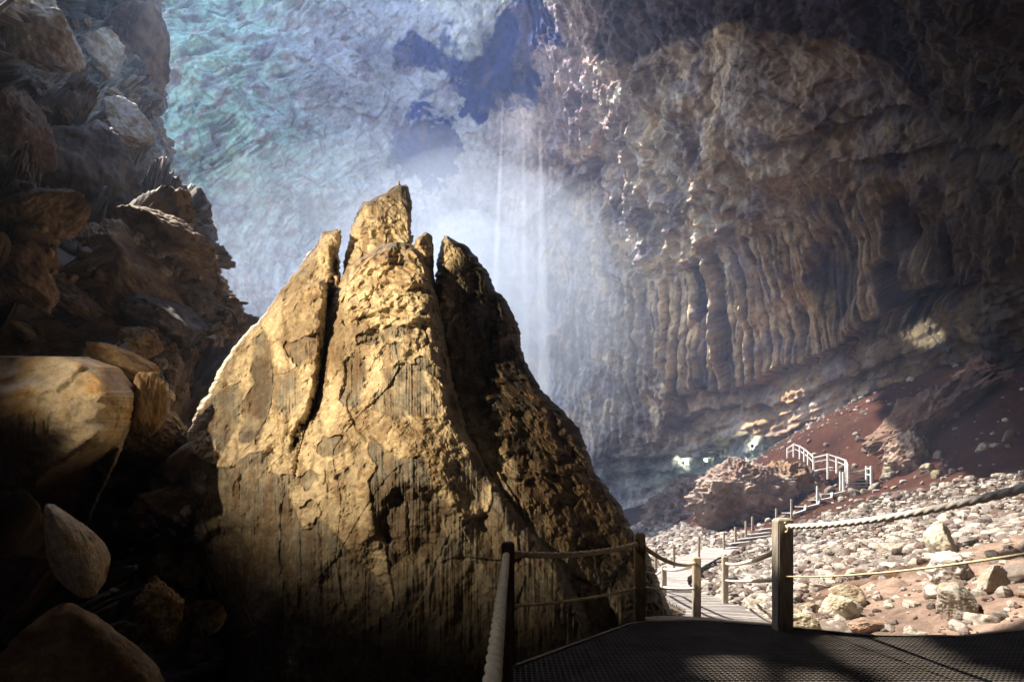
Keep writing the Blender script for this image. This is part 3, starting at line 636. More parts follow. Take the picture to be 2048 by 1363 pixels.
#@OBJ
# ------------------------------------------------------------------ rocks
from mathutils.bvhtree import BVHTree
def sphere_dirs(nu, nv):
    th = np.linspace(0, math.pi, nv); ph = np.linspace(0, 2 * math.pi, nu, endpoint=False)
    T, Ph = np.meshgrid(th, ph, indexing='ij')
    return np.stack([np.sin(T) * np.cos(Ph), np.sin(T) * np.sin(Ph), np.cos(T)], -1)
def rock_shape(seed, nu, nv, sx=1.0, sy=0.8, sz=0.65, planes=11, sharp=14, rough=0.05, pit=0.0):
    """a block cut by random planes, edges worn round; unit half-width"""
    r = np.random.RandomState(seed); d = sphere_dirs(nu, nv)
    n = r.normal(size=(planes, 3)); n /= np.linalg.norm(n, axis=1)[:, None]; h = r.uniform(0.66, 1.0, planes)
    q = np.maximum((d @ n.T) / h, 0.02)
    rad = 1 / (q ** sharp).sum(-1) ** (1 / sharp); rad = np.minimum(rad, 1.25)
    P = d * rad[..., None]
    P = P * (1 + rough * fbm(P * 2.2 + seed, 4, 201) + rough * 0.5 * fbm(P * 7 + seed, 3, 203))[..., None]
    if pit: P = P * (1 + pit * ridged(P * 2.6 + seed, 4, 205) + pit * 0.5 * facets(P + seed, 0.3, 206)[0])[..., None]
    return P * np.array([sx, sy, sz])
def rock_mesh(name, P, base, base2, seed, fscale=1.0):
    n = fbm(P * 1.6 / fscale + seed, 4, 211); n2 = fbm(P * 6 / fscale + seed, 3, 212)
    col = mix(np.ones(n.shape + (3,)) * np.array(base), np.array(base2), sst(-0.15, 0.4, n)); col *= (1 + 0.25 * n2)[..., None]
    h, w = n.shape
    return mesh_from(name, P, grid_faces(h, w, True)[:, ::-1], True, col)

PALE = (0.32, 0.28, 0.23); PALE2 = (0.13, 0.095, 0.07); OLIVE = (0.25, 0.21, 0.125)
# --- stones of the dry river bed
ground = bpy.data.objects['ground']; bpy.context.view_layer.update()
BG = BVHTree.FromObject(ground, bpy.context.evaluated_depsgraph_get())
def gh(x, y):
    h = BG.ray_cast(Vector((x, y, 60)), Vector((0, 0, -1)))
    return h[0].z if h[0] else float(gz(x, y))
def proj(x, y, z): return 1024 + x / y * F, HOR - (z - EYE) / y * F
def walkway_x(y): return np.interp(y, [5.6, 9.8, 13.5, 17, 21, 25, 27.5], [1.95, 3.9, 4.5, 5.0, 5.9, 8.0, 10.0])
def build_stones():
    R = np.random.RandomState(5); N = int(38000 * min(1, RES * 1.1)); st = []
    tries = 0
    while len(st) < N and tries < 40 * N:
        tries += 1
        y = 6.0 + 62 * R.rand() ** 1.35; x = -1 + (0.98 * y + 6) * R.rand()
        z0 = float('nan')
        px = 1024 + x / y * F
        if px < 1230 or px > 2150: continue
        if y < 12 and x < 2.7 and y > 7.5 and x < 2.2: continue
        wx = walkway_x(y)
        if y < 28 and abs(x - wx) < 0.75: continue
        n = math.sin(x * 0.9 + 1.3) * math.cos(y * 0.7) + 0.5 * math.sin(x * 2.3 + y)
        g = GZ_fast(x, y)
        red = (g > -0.8 + 0.3 * n and y > 28.3 + 0.1 * (x - 13) + 0.5 * n - 1.3 * max(0, x - 19))
        if red and R.rand() > 0.035: continue
        if 9.3 < x < 14.2 and abs(y - (27.2 + (x - 10.7) * .72)) < 1.1: continue
        bank = (x + 0.35 * (14 - y) > 6.9 and y < 14.4)
        if bank and R.rand() > 0.05: continue
        stream = abs(y - (13 + 0.35 * (x - 7))) < 0.55 and x > 7
        if stream and R.rand() > 0.25: continue
        s = 0.037 * math.exp(0.66 * R.normal()) * (1.0 + 0.012 * y)
        s = min(s, 0.20)
        if y > 25: s *= 1.12
        if y > 24 and x > 0.62 * y and R.rand() < .55: continue
        st.append((x, y, s, R.rand(), R.rand()))
    return st
_gx = np.linspace(-10, 70, 161); _gy = np.linspace(4, 70, 133); _GG = gz(*np.meshgrid(_gx, _gy))
def GZ_fast(x, y):
    i = min(max(int((x + 10) * 2), 0), 160); j = min(max(int((y - 4) * 2), 0), 132); return float(_GG[j, i])
stones = build_stones()
stones.sort(key=lambda s: -s[2] / s[1])
AUTH = [(1825, 1235, 0.26), (1900, 1165, 0.0)]
big, rest = stones[:285], stones[285:]
stone_meshes = []
for k in range(14):
    bcol = (PALE, OLIVE, (0.17, 0.14, 0.115), (0.34, 0.30, 0.245))[k % 4]
    stone_meshes.append(rock_mesh('stone', rock_shape(300 + k, 40, 26, 1, rnd.uniform(0.55, 0.9), rnd.uniform(0.45, 0.75), 8, 44, 0.07), bcol, PALE2, k))
SLAB = {'near': 'pale rounded river stone in the sunlit rubble beside the walkway', 'mid': 'buff stone lying in the rubble slope below the stairs', 'far': 'small greyish stone on the far rubble floor'}
for i, (x, y, s, a, b) in enumerate(big):
    me = stone_meshes[i % 14]
    if not me.materials: me.materials.append(M_stone)
    o = link('stone', me)
    o.location = (x, y, gh(x, y) + s * 0.22); o.scale = (s * 1.25, s * 1.25, s * 1.3)
    o.rotation_euler = (a * 0.6 - 0.3, b * 0.6 - 0.3, a * 40)
    z = 'near' if y < 14 else 'mid' if y < 30 else 'far'
    cw = ('pale', 'yellowish', 'grey-brown', 'cream')[i % 14 % 4]; sw = 'large' if s > .2 else 'medium-sized' if s > .12 else 'small'
    lw = 'left of the big post' if (x / y * F) < 540 else 'beyond the rising rope' if (x / y * F) < 800 else 'toward the right edge'
    tag(o, f'{sw} {cw} ' + {'near': 'river stone in the near rubble ', 'mid': 'stone on the rubble slope ', 'far': 'stone on the far rubble floor '}[z] + lw, 'stone', {'near': 'river stones beside the walkway', 'mid': 'stones of the rubble slope', 'far': 'stones of the far rubble floor'}[z])
def build_rubble():
    forms = [rock_shape(330 + k, 9, 7, 1, 0.6 + 0.03 * k, 0.5 + 0.03 * k, 8, 24, 0.05) for k in range(10)]
    h, w = forms[0].shape[:2]; fc = grid_faces(h, w, True)
    C, Fc, K = [], [], []; R = np.random.RandomState(8); off = 0
    for i, (x, y, s, a, b) in enumerate(rest):
        P = forms[i % 10].reshape(-1, 3) * s * 1.25
        m = np.array((Matrix.Rotation(a * 40, 3, 'Z') @ Matrix.Rotation(b * 0.8 - 0.4, 3, 'X')))
        C.append(P @ m.T + np.array([x, y, gh(x, y) + s * 0.2])); Fc.append(fc + off); off += h * w
        c = np.array((PALE, (.19, .16, .135), (0.15, 0.12, 0.10), (0.32, 0.28, 0.23), (0.11, 0.07, 0.05))[int(b * 97) % 5]) * (0.8 + 0.4 * a)
        K.append(np.ones((h * w, 3)) * c)
    o = link('rubble', mesh_from('rubble', np.concatenate(C), np.concatenate(Fc), False, np.concatenate(K)), M_stone)
    tag(o, kind='stuff')
build_rubble()

# --- single boulders on the sandy bank and outcrops beyond
def boulder(name, loc, size, rot, seed, label, cat, base, base2, mat=None, res=90, group=None, pit=0.0, planes=11, sharp=14, rough=0.06, shape=(1, 0.8, 0.65)):
    r_ = max(24, int(res * RES))
    me = rock_mesh(name, rock_shape(seed, r_ * 3 // 2, r_, *shape, planes, sharp, rough, pit), base, base2, seed)
    o = link(name, me, mat or M_cliff); o.location = loc; o.scale = size if hasattr(size, '__len__') else (size,) * 3; o.rotation_euler = rot
    return tag(o, label, cat, group)
def on_ground(px, d, dz=0.0):
    x = (px - 1024) / F * d; return (x, d, gh(x, d) + dz)
boulder('boulder', on_ground(1915, 8.6, .12), (.42, .36, .42), (0, .2, .5), 401, 'round pale boulder on the sandy bank, nearest the deck edge', 'boulder', PALE, (0.3, 0.22, 0.15), M_stone)
boulder('boulder', on_ground(1900, 11.0, .22), (.62, .5, .62), (.3, .1, 1.1), 402, 'rough grey boulder under the lower rope at the top of the sandy bank', 'boulder', (0.42, 0.4, 0.37), (0.2, 0.16, 0.13), M_stone, pit=0.05)
boulder('boulder', on_ground(1745, 8.9, .05), (.36, .2, .22), (0, .1, .3), 403, 'flat brown slab of rock at the foot of the sandy bank', 'boulder', (0.30, 0.2, 0.14), (0.2, 0.13, 0.09), M_stone)
boulder('boulder', on_ground(1985, 9.3, .10), (.46, .2, .28), (.2, -.5, .5), 404, 'long leaning pale rock at the right end of the sandy bank', 'boulder', PALE, (0.3, 0.22, 0.15), M_stone)
boulder('boulder', on_ground(1695, 11.2, .15), (.36, .3, .42), (.2, .3, .2), 405, 'upright yellowish boulder in the middle of the rubble', 'boulder', (0.36, 0.31, 0.21), (0.25, 0.19, 0.12), M_stone)
boulder('boulder', on_ground(1600, 9.4, .12), (.44, .36, .36), (.1, .2, .9), 406, 'broad yellowish boulder just beyond the big fence post', 'boulder', (0.36, 0.315, 0.215), (0.25, 0.2, 0.13), M_stone)
boulder('boulder', on_ground(1690, 9.9, .12), (.32, .3, .34), (.1, .2, .2), 407, 'rounded cream boulder right of the big fence post', 'boulder', (0.40, 0.36, 0.28), (0.3, 0.25, 0.17), M_stone)
boulder('boulder', on_ground(1780, 16.5, .2), (.55, .4, .42), (.1, .2, .7), 408, 'wide pale boulder at the near edge of the brown stream bed', 'boulder', PALE, (0.33, 0.25, 0.18), M_stone)
boulder('boulder', on_ground(1880, 14.8, .3), (.42, .6, .62), (.5, .3, .2), 409, 'pointed dark-sided boulder at the brown stream bed', 'boulder', (0.42, 0.38, 0.28), (0.3, 0.25, 0.18), M_stone)
OC = dict(mat=M_cliff, pit=0.07, planes=16, rough=0.16)
boulder('rock_outcrop', (14.4, 34.5, 1.3), (3.0, 2.6, 3.5), (0, .12, .2), 421, 'knobbly pale outcrop with a dark face, below the curved handrail', 'outcrop', (0.30, 0.225, 0.18), (0.18, 0.11, 0.07), res=220, **OC)
boulder('rock_outcrop', (17.4, 36.5, 1.5), (2.6, 2.6, 3.6), (0, .2, .9), 423, 'dark brown outcrop directly under the curved handrail', 'outcrop', (0.22, 0.13, 0.07), (0.12, 0.07, 0.04), res=160, **OC)
boulder('rock_outcrop', (15.2, 47.0, -0.6), (4.4, 4.0, 4.4), (0, .1, .2), 422, 'brown hazy outcrop on the far side of the rubble floor', 'outcrop', (0.2, 0.13, 0.10), (0.12, 0.08, 0.06), res=160, **OC)
boulder('rock_outcrop', (25.8, 35.0, 5.4), (4.6, 2.2, 2.5), (0, -.50, .15), 424, 'long ragged ridge of dark rock on the red slope', 'outcrop', (0.17, 0.10, 0.065), (0.13, 0.08, 0.05), res=200, **OC)
boulder('rock_outcrop', (23.3, 33.5, 3.4), (1.6, 1.6, 2.0), (0, -.2, .5), 425, 'pale knuckle of rock at the lower end of the dark ridge', 'outcrop', (0.27, 0.2, 0.15), (0.16, 0.1, 0.07), res=110, **OC)
boulder('rock_outcrop', (33.5, 37.5, 10.0), (4.2, 2.0, 1.9), (0, -.45, .1), 426, 'dark rock rib at the top of the red slope', 'outcrop', (0.20, 0.11, 0.08), (0.12, 0.07, 0.05), res=120, **OC)
rr = np.random.RandomState(77)
for i in range(46):                                                     # loose stones along the ridge, the stairs and the red slope
    t = rr.rand(); k = i % 3
    if k == 0: px, d, lab, g = 1700 + 190 * t, 31.5 + 3 * t, 'angular pale stone scattered along the dark ridge', 'stones along the ridge'
    elif k == 1: px, d, lab, g = 1560 + 140 * t, 30.5 + 5 * t, 'angular stone on the red earth behind the stairs', 'stones behind the stairs'
    else: px, d, lab, g = 1770 + 270 * t, 27 + 6 * rr.rand(), 'small stone half sunk in the smooth red slope', 'stones on the red slope'
    s = 0.12 + 0.25 * rr.rand() ** 2 + (0.12 if k == 0 else 0)
    o = link('stone', stone_meshes[i % 14]); x, y, z = on_ground(px, d); o.location = (x, y, z + s * .3); o.scale = (s, s, s * 1.2); o.rotation_euler = (rr.rand(), rr.rand(), 6 * rr.rand()); tag(o, lab, 'stone', g)

# --- boulders of the left cliff, dropped on its surface
BC = BVHTree.FromObject(bpy.data.objects['rock_face'], bpy.context.evaluated_depsgraph_get())
def cliff_hit(px, py):
    o = Vector((0, 0, EYE)); d = (pt(px, py, 1.0) - o).normalized(); h = BC.ray_cast(o, d)
    return h[0]
CB = [  # px, py, radius px, (sx, sy, sz), rot, depth bias, seed, kind, label
 (180, 345, 92, (.8, .8, 1.25), (.1, .2, .3), .2, 501, 'grey', 'tall smooth grey block under the bright ledge of the cliff'),
 (245, 560, 95, (.62, .6, 1.15), (.0, -.55, .2), -.1, 502, 'tan', 'long leaning tan slab of rock halfway up the cliff'),
 (345, 650, 55, (1.2, .8, .75), (.1, .35, .2), .1, 503, 'grey', 'striped grey block wedged above the loose stones'),
 (322, 575, 45, (1.1, .8, .8), (.2, .1, .6), .1, 504, 'tan', 'square tan block above the striped grey block'),
 (325, 480, 60, (1.2, .8, .6), (.1, .3, .1), .2, 505, 'tan', 'broad weathered block on the skyline shoulder of the cliff'),
 (370, 590, 46, (1.2, .8, .8), (.3, .4, .1), .1, 506, 'grey', 'pale fluted block near the skyline of the cliff'),
 (270, 690, 38, (1, .8, .8), (.3, .1, .4), 0, 507, 'tan', 'rust-stained block above the near smooth boulder'),
 (400, 700, 48, (1, .8, 1), (.2, .4, .8), .1, 508, 'tan', 'pitted brown block touching the left flank of the pinnacle'),
 (255, 250, 34, (1, .8, 1), (.2, .4, .8), 0, 509, 'pale', 'bright worn knob on top of the tall grey block'),
 (300, 860, 50, (1, .8, .8), (.2, .2, .2), -.1, 510, 'tan', 'yellow-brown boulder in the dark gully beside the pinnacle'),
 (290, 1020, 30, (.85, .7, 1.2), (.1, .1, .4), -.5, 511, 'tan', 'small smooth tan stone hanging in the dark gully'),
 (145, 1110, 82, (.62, .5, 1.2), (.1, -.28, .3), -.7, 512, 'pale', 'smooth leaning egg-shaped boulder in the dark lower left'),
 (185, 1345, 112, (1.05, .8, 1.0), (.1, .1, .3), -1.0, 513, 'tan', 'rounded brown boulder at the bottom of the lower left corner'),
 (375, 1150, 62, (.8, .6, 1.3), (.1, .15, .3), -.4, 514, 'lump', 'lumpy scalloped rock at the foot of the pinnacle'),
 (330, 1230, 48, (.8, .7, 1.1), (.1, .15, .9), -.4, 515, 'lump', 'dark scalloped rock beneath the lumpy one'),
 (395, 1240, 40, (.9, .7, 1.0), (.4, .15, .9), -.5, 516, 'lump', 'pitted knob of rock against the foot of the pinnacle'),
 (285, 1090, 32, (1.2, .7, .6), (.4, .15, .4), -.3, 517, 'lump', 'flat jagged piece of rock in the gully'),
 (70, 60, 60, (1, .8, 1.1), (.4, .1, .4), 0, 518, 'pale', 'sunlit hanging rock in the upper left corner'),
 (190, 130, 52, (.8, .8, 1.1), (.1, .4, .1), 0, 519, 'pale', 'white glaring rock near the top of the cliff'),
 (265, 110, 62, (.7, .7, 1.6), (.0, .05, .1), .1, 520, 'dark', 'dark brown overhanging buttress at the cliff top'),
 (30, 300, 60, (.7, .8, 1.4), (.1, .1, .1), -.1, 521, 'dark', 'dark upright rib at the left edge of the cliff'),
 (80, 420, 60, (1.2, .8, .7), (.1, -.5, .1), 0, 522, 'dark', 'shadowed block below the left rib'),
 (120, 600, 60, (1.2, .8, .7), (.1, .5, .1), 0, 523, 'dark', 'shadowed block in the dirty hollow of the cliff'),
 (50, 560, 55, (1, .8, .9), (.1, .5, .9), 0, 524, 'dark', 'shadowed boulder at the left edge of the dirty hollow'),
]
CC = {'grey': ((0.22, 0.19, 0.155), (0.11, 0.09, 0.07)), 'tan': ((0.32, 0.23, 0.13), (0.18, 0.11, 0.055)), 'pale': ((0.52, 0.46, 0.36), (0.36, 0.27, 0.17)), 'dark': ((0.20, 0.13, 0.08), (0.11, 0.07, 0.04)), 'lump': ((0.34, 0.24, 0.11), (0.16, 0.09, 0.04))}
for px, py, rp, sh, rot, bias, seed, kd, lab in CB:
    h = cliff_hit(px, py)
    if h is None: continue
    d = h.y + bias; r = rp / F * d
    boulder('boulder', pt(px, py, d + 0.25 * r), r * 1.12, rot, seed, lab, 'boulder', *CC[kd], res=120, shape=sh, pit=0.07 if kd == 'lump' else (0.0 if seed in (512, 513) else 0.022), sharp=9 if kd == 'lump' else 5 if seed in (512, 513) else 22, rough=0.10 if kd == 'lump' else .035 if seed in (512, 513) else .09, planes=12)
# loose blocks that fill the cliff between the named boulders
loose = []
for k in range(12):
    loose.append(rock_mesh('block', rock_shape(540 + k, 64, 44, 1, rnd.uniform(.65, .95), rnd.uniform(.5, .95), 10, 24, .09, .02), *CC[('tan', 'grey', 'tan', 'pale')[k % 4]], k))
REG = [(470, 560, 25, 18, 'broken stone on the skyline edge of the cliff', 'stones on the cliff skyline'), (380, 560, 60, 14, 'loose block in the scree near the cliff skyline', 'blocks of the cliff scree'),
       (330, 740, 55, 13, 'loose stone in the gully between cliff and pinnacle', 'stones in the gully'), (120, 520, 110, 22, 'shadowed loose block in the dirty cliff face', 'blocks of the dirty cliff face'),
       (300, 1100, 90, 16, 'dark loose stone in the lower gully', 'stones of the lower gully'), (150, 160, 120, 20, 'broken rock knob high on the cliff', 'rock knobs high on the cliff')]
rr = np.random.RandomState(31)
for i in range(230):
    cx, cy_, sp, r0, lab, g = REG[(0, 1, 1, 2, 2, 3, 3, 4, 5, 5, 0, 1)[i % 12]]
    if g == 'stones on the cliff skyline':
        t = rr.rand(); py = 380 + 290 * t; px = np.interp(py, [380, 440, 500, 515, 590, 660], [372, 388, 394, 424, 466, 494]) - 4 - 14 * rr.rand()
    elif g == 'blocks of the cliff scree':
        t = rr.rand(); py = 480 + 200 * t; px = np.interp(py, [480, 515, 590, 680], [370, 400, 440, 480]) - 110 * rr.rand()
    else: px = cx + sp * rr.normal() * .6; py = cy_ + sp * 1.3 * rr.normal() * .6
    h = cliff_hit(px, py)
    if h is None or h.y < 4: continue
    r = r0 * (0.35 + 0.9 * rr.rand() ** 1.7) / F * h.y
    me = loose[i % 12]
    if not me.materials: me.materials.append(M_cliff)
    o = link('rock_block', me); o.location = h + Vector((0, .1 * r, 0)); o.scale = (r, r, r); o.rotation_euler = (rr.rand() * 3, rr.rand() * 3, rr.rand() * 6)
    cw = ('tan', 'grey', 'brown', 'cream')[i % 12 % 4]; sw = 'larger' if r > .55 * r0 / F * h.y * 1.0 + .25 else 'small'
    tag(o, f'{sw} {cw} ' + lab, 'rock', g)

# --- the big smooth boulder with a curling lip, near left
NB = tps([(-400, 760, 6.9), (0, 740, 7.0), (150, 715, 7.1), (265, 770, 7.3), (130, 800, 6.5), (0, 830, 6.4), (260, 800, 6.9), (200, 870, 6.6), (80, 930, 6.9), (0, 1000, 7.2), (-400, 900, 6.2), (-400, 1100, 7), (265, 860, 7.2)])
def near_relief(U, V, D, e):
    B = at(U, V, D); w = fbm(B / 1.2, 4, 221); w2 = fbm(B / .35, 4, 222)
    lipd, sd = polydist(U + 10 * w, V + 8 * w, [(270, 790), (255, 835), (215, 866), (175, 880), (130, 905), (60, 950), (-20, 975), (-300, 1000)])
    disp = 0.12 * w + 0.035 * w2 + 0.16 * np.exp(-(lipd / 16) ** 2) - 0.75 * sst(6, 45, lipd) * (sd < 0)
    inner = np.exp(-(((U - 190) / 75) ** 2 + ((V - 810) / 45) ** 2)); disp -= 0.10 * inner
    ridge, _ = polydist(U, V, [(10, 790), (60, 770), (110, 775), (160, 730)]); disp += 0.08 * np.exp(-(ridge / 12) ** 2)
    disp += 0.07 * ridged(B / 1.4, 2, 224)
    rib = noise(np.stack([U / 5, V / 90, 0 * U], -1), 225)
    body = sst(20, 60, V - 800 + 25 * w) * sst(120, 60, U)
    disp += 0.02 * rib * body
    col = mix(np.ones(U.shape + (3,)) * c3(0.55, 0.46, 0.33), c3(0.42, 0.27, 0.12), sst(-.05, .4, w + .5 * w2)); col = mix(col, c3(0.22, 0.18, 0.12), body * .8)
    col = mix(col, c3(0.16, 0.10, 0.05), sst(890, 960, V + .1 * (U) + 20 * w) * .8)
    col = mix(col, c3(0.1, 0.05, 0.03), np.exp(-(((U - 175) / 6) ** 2 + ((V - 842) / 5) ** 2)) * .9)
    col *= (1 + .2 * w2)[..., None]
    return disp, col
nb = slab('boulder', [(-420, 700), (-420, 1130)], [(180, 716), (240, 735), (262, 765), (272, 785), (268, 815), (262, 850), (250, 880), (235, 920), (215, 960), (190, 1010), (150, 1130)], 713, 1130, NB, 1.6, 420, 300, near_relief, M_cliff, 75, .9, 4, 12)
tag(nb, 'big smooth cream boulder with a curling underside, nearest on the left', 'boulder')
boulder('boulder', pt(292, 800, 7.9), (.2, .3, .62), (.15, .12, .3), 530, 'narrow upright tan boulder tucked behind the big smooth cream one', 'boulder', *CC['tan'], res=90, pit=.03, sharp=12, planes=10)
boulder('boulder', pt(255, 735, 8.6), (.5, .4, .3), (.1, .3, .8), 531, 'low tan boulder above the narrow upright one', 'boulder', *CC['tan'], res=90, pit=.03, sharp=12, planes=10)

# ------------------------------------------------------------------ timber and rope
import bmesh
def beam(name, p0, p1, w, h, mat, parent=None, bev=0.012, up=(0, 0, 1), round_top=False):
    p0 = Vector(p0); p1 = Vector(p1); d = p1 - p0; L = d.length
    bm = bmesh.new(); bmesh.ops.create_cube(bm, size=1)
    for v in bm.verts: v.co = Vector((v.co.x * w, v.co.y * h, v.co.z * L + L / 2))
    if round_top:
        es = [e for e in bm.edges if all(v.co.z > L * .99 for v in e.verts)]
        bmesh.ops.bevel(bm, geom=es, offset=min(w, h) * 0.30, segments=4, affect='EDGES', profile=.5)
    bmesh.ops.bevel(bm, geom=[e for e in bm.edges if e.calc_length() > 0.3 * L or not round_top], offset=bev, segments=2, affect='EDGES')
    n = max(1, int(L / 0.12))
    z = d.normalized(); u = Vector(up)
    if abs(z.dot(u)) > .95: u = Vector((0, 1, 0))
    y = (u - z * u.dot(z)).normalized(); x = y.cross(z)
    M = Matrix((x, y, z)).transposed().to_4x4(); M.translation = p0
    me = bpy.data.meshes.new(name); bm.to_mesh(me); bm.free()
    o = link(name, me, mat, parent)
    if parent: M = Matrix.Translation(-parent.location) @ M
    o.matrix_basis = M
    return o
def rope_mesh(name, pts, rad, twist=26.0, step=0.012, ring=18, lobes=3, amp=.17):
    pts = [Vector(p) for p in pts]
    # smooth sampling
    P = []; cum = 0
    tot = sum((b - a).length for a, b in zip(pts[:-1], pts[1:])); n = max(8, int(tot / step))
    A = np.array([tuple(p) for p in pts]); s = np.concatenate([[0], np.cumsum(np.linalg.norm(np.diff(A, axis=0), axis=1))])
    q = np.linspace(0, s[-1], n); X = np.stack([np.interp(q, s, A[:, i]) for i in range(3)], -1)
    T = np.gradient(X, axis=0); T /= np.linalg.norm(T, axis=1)[:, None]
    up = np.array([0, 0, 1.0]); Bv = np.cross(T, up); Bv /= np.linalg.norm(Bv, axis=1)[:, None] + 1e-9; Nn = np.cross(Bv, T)
    th = np.linspace(0, 2 * math.pi, ring, endpoint=False)
    r = rad * (1 + amp * np.abs(np.cos(0.5 * lobes * (th[None, :] - twist * q[:, None] / (rad / .021)))) * 1.6 - amp)
    V = X[:, None] + r[..., None] * (np.cos(th)[None, :, None] * Bv[:, None] + np.sin(th)[None, :, None] * Nn[:, None])
    return mesh_from(name, V, grid_faces(n, ring, True), True)
def rope(name, a, b, sag, rad, mat, parent, n=24, pts=None, **k):
    a = Vector(a); b = Vector(b)
    if pts is None: pts = [a.lerp(b, t) - Vector((0, 0, sag * 4 * t * (1 - t))) for t in np.linspace(0, 1, n)]
    pts = [p - parent.location for p in pts]
    return link(name, rope_mesh(name, pts, rad, **k), mat, parent)
def tie(p, parent, mat, s=0.03):
    me = rope_mesh('knot', [Vector((0, s * math.sin(a) * 1.0, s * math.cos(a))) for a in np.linspace(0, 5.5, 20)], s * .28, step=.004, ring=8)
    o = link('knot', me, mat, parent); o.location = Vector(p) - parent.location; return o
def post(base, h, w, mat, parent):
    return beam('post', Vector(base) - Vector((0, 0, .35)), Vector(base) + Vector((0, 0, h)), w, w, mat, parent, .01, round_top=True)

# near rope fence on the left of the deck
fA = empty('rope_fence', (0.6, 4.8, 0)); tag(fA, 'near rope fence with two dark posts in front of the pinnacle foot', 'rope fence', 'rope fences')
PA = Vector(((1016 - 1024) / F * 4.4, 4.4, 0)); PB = Vector(((1279 - 1024) / F * 6.0, 6.0, -.15))
post(PA, 0.96, .10, M_wooddark, fA); post(PB, 1.08, .105, M_wooddark, fA)
a_ = pt(1026, 1107, 4.4); b_ = pt(1274, 1087, 5.98)
rope('rope', a_, b_, .05, .026, M_rope, fA); rope('rope', pt(1024, 1211, 4.4), pt(1273, 1175, 5.98), .03, .012, M_rope, fA)
rope('rope', pt(1012, 1110, 4.33), pt(984, 1363, 1.62), .012, .026, M_rope, fA, pts=[pt(1012, 1110, 4.33).lerp(pt(984, 1363, 1.62), t) for t in np.linspace(0, 1.45, 20)], ring=28)
tie(pt(1274, 1090, 5.93), fA, M_wooddark, .05)
PC = pt(1393, 1240, 9.85); PD_ = pt(1328, 1207, 15.5); PE = pt(1450, 1198, 13.4); PN = pt(1565, 1258, 5.6)
# walkway fence, left side
fB = empty('rope_fence', PC); tag(fB, 'sunlit rope fence along the left side of the plank walkway', 'rope fence', 'rope fences')
post(PC, 1.1, .125, M_wood, fB); post(PD_, 1.05, .12, M_wood, fB)
rope('rope', pt(1284, 1090, 5.98), pt(1389, 1126, 9.8), .10, .024, M_rope, fB); rope('rope', pt(1284, 1172, 5.98), pt(1389, 1177, 9.8), .02, .011, M_rope, fB)
rope('rope', pt(1390, 1127, 9.82), pt(1329, 1137, 15.4), .06, .04, M_white, fB, ring=10); rope('rope', pt(1390, 1177, 9.82), pt(1329, 1174, 15.4), .03, .04, M_white, fB, ring=10)
rope('rope', pt(1327, 1137, 15.5), pt(1290, 1150, 19.5), .1, .035, M_white, fB, ring=10)
# walkway fence, right side, and the big post
fC = empty('rope_fence', PE); tag(fC, 'pale rope fence along the right side of the plank walkway', 'rope fence', 'rope fences')
post(PE, 1.02, .125, M_wood, fC)
rope('rope', pt(1452, 1126, 13.4), pt(1556, 1100, 5.7), .07, .028, M_ropew, fC, ring=12); rope('rope', pt(1452, 1160, 13.4), pt(1556, 1158, 5.7), .02, .022, M_ropew, fC, ring=12)
fD = empty('rope_fence', PN); tag(fD, 'foreground rope fence with one thick square post and a rising twisted rope', 'rope fence', 'rope fences')
post(PN, 1.10, .15, M_wood, fD)
M_pr = M_ropew
rope('rope', pt(1572, 1052, 5.55), pt(2048, 955, 2.95), .055, .0245, M_pr, fD, ring=26, pts=[pt(1572, 1052, 5.55).lerp(pt(2048, 955, 2.95), t) - Vector((0, 0, .22 * t * (1.25 - t))) for t in np.linspace(0, 1.25, 34)])
rope('rope', None or pt(1570, 1152, 5.55), pt(2048, 1092, 3.0), .05, .008, M_rope, fD, ring=8, pts=[pt(1570, 1152, 5.55).lerp(pt(2048, 1092, 3.0), t) - Vector((0, 0, .16 * t * (1.25 - t))) for t in np.linspace(0, 1.25, 30)])
tie(pt(1573, 1054, 5.50), fD, M_rope, .045)
ex = pt(1572, 1052, 5.55).lerp(pt(2048, 955, 2.95), 1.25)
post((ex.x, ex.y, 0), ex.z + .05, .15, M_wood, fD)

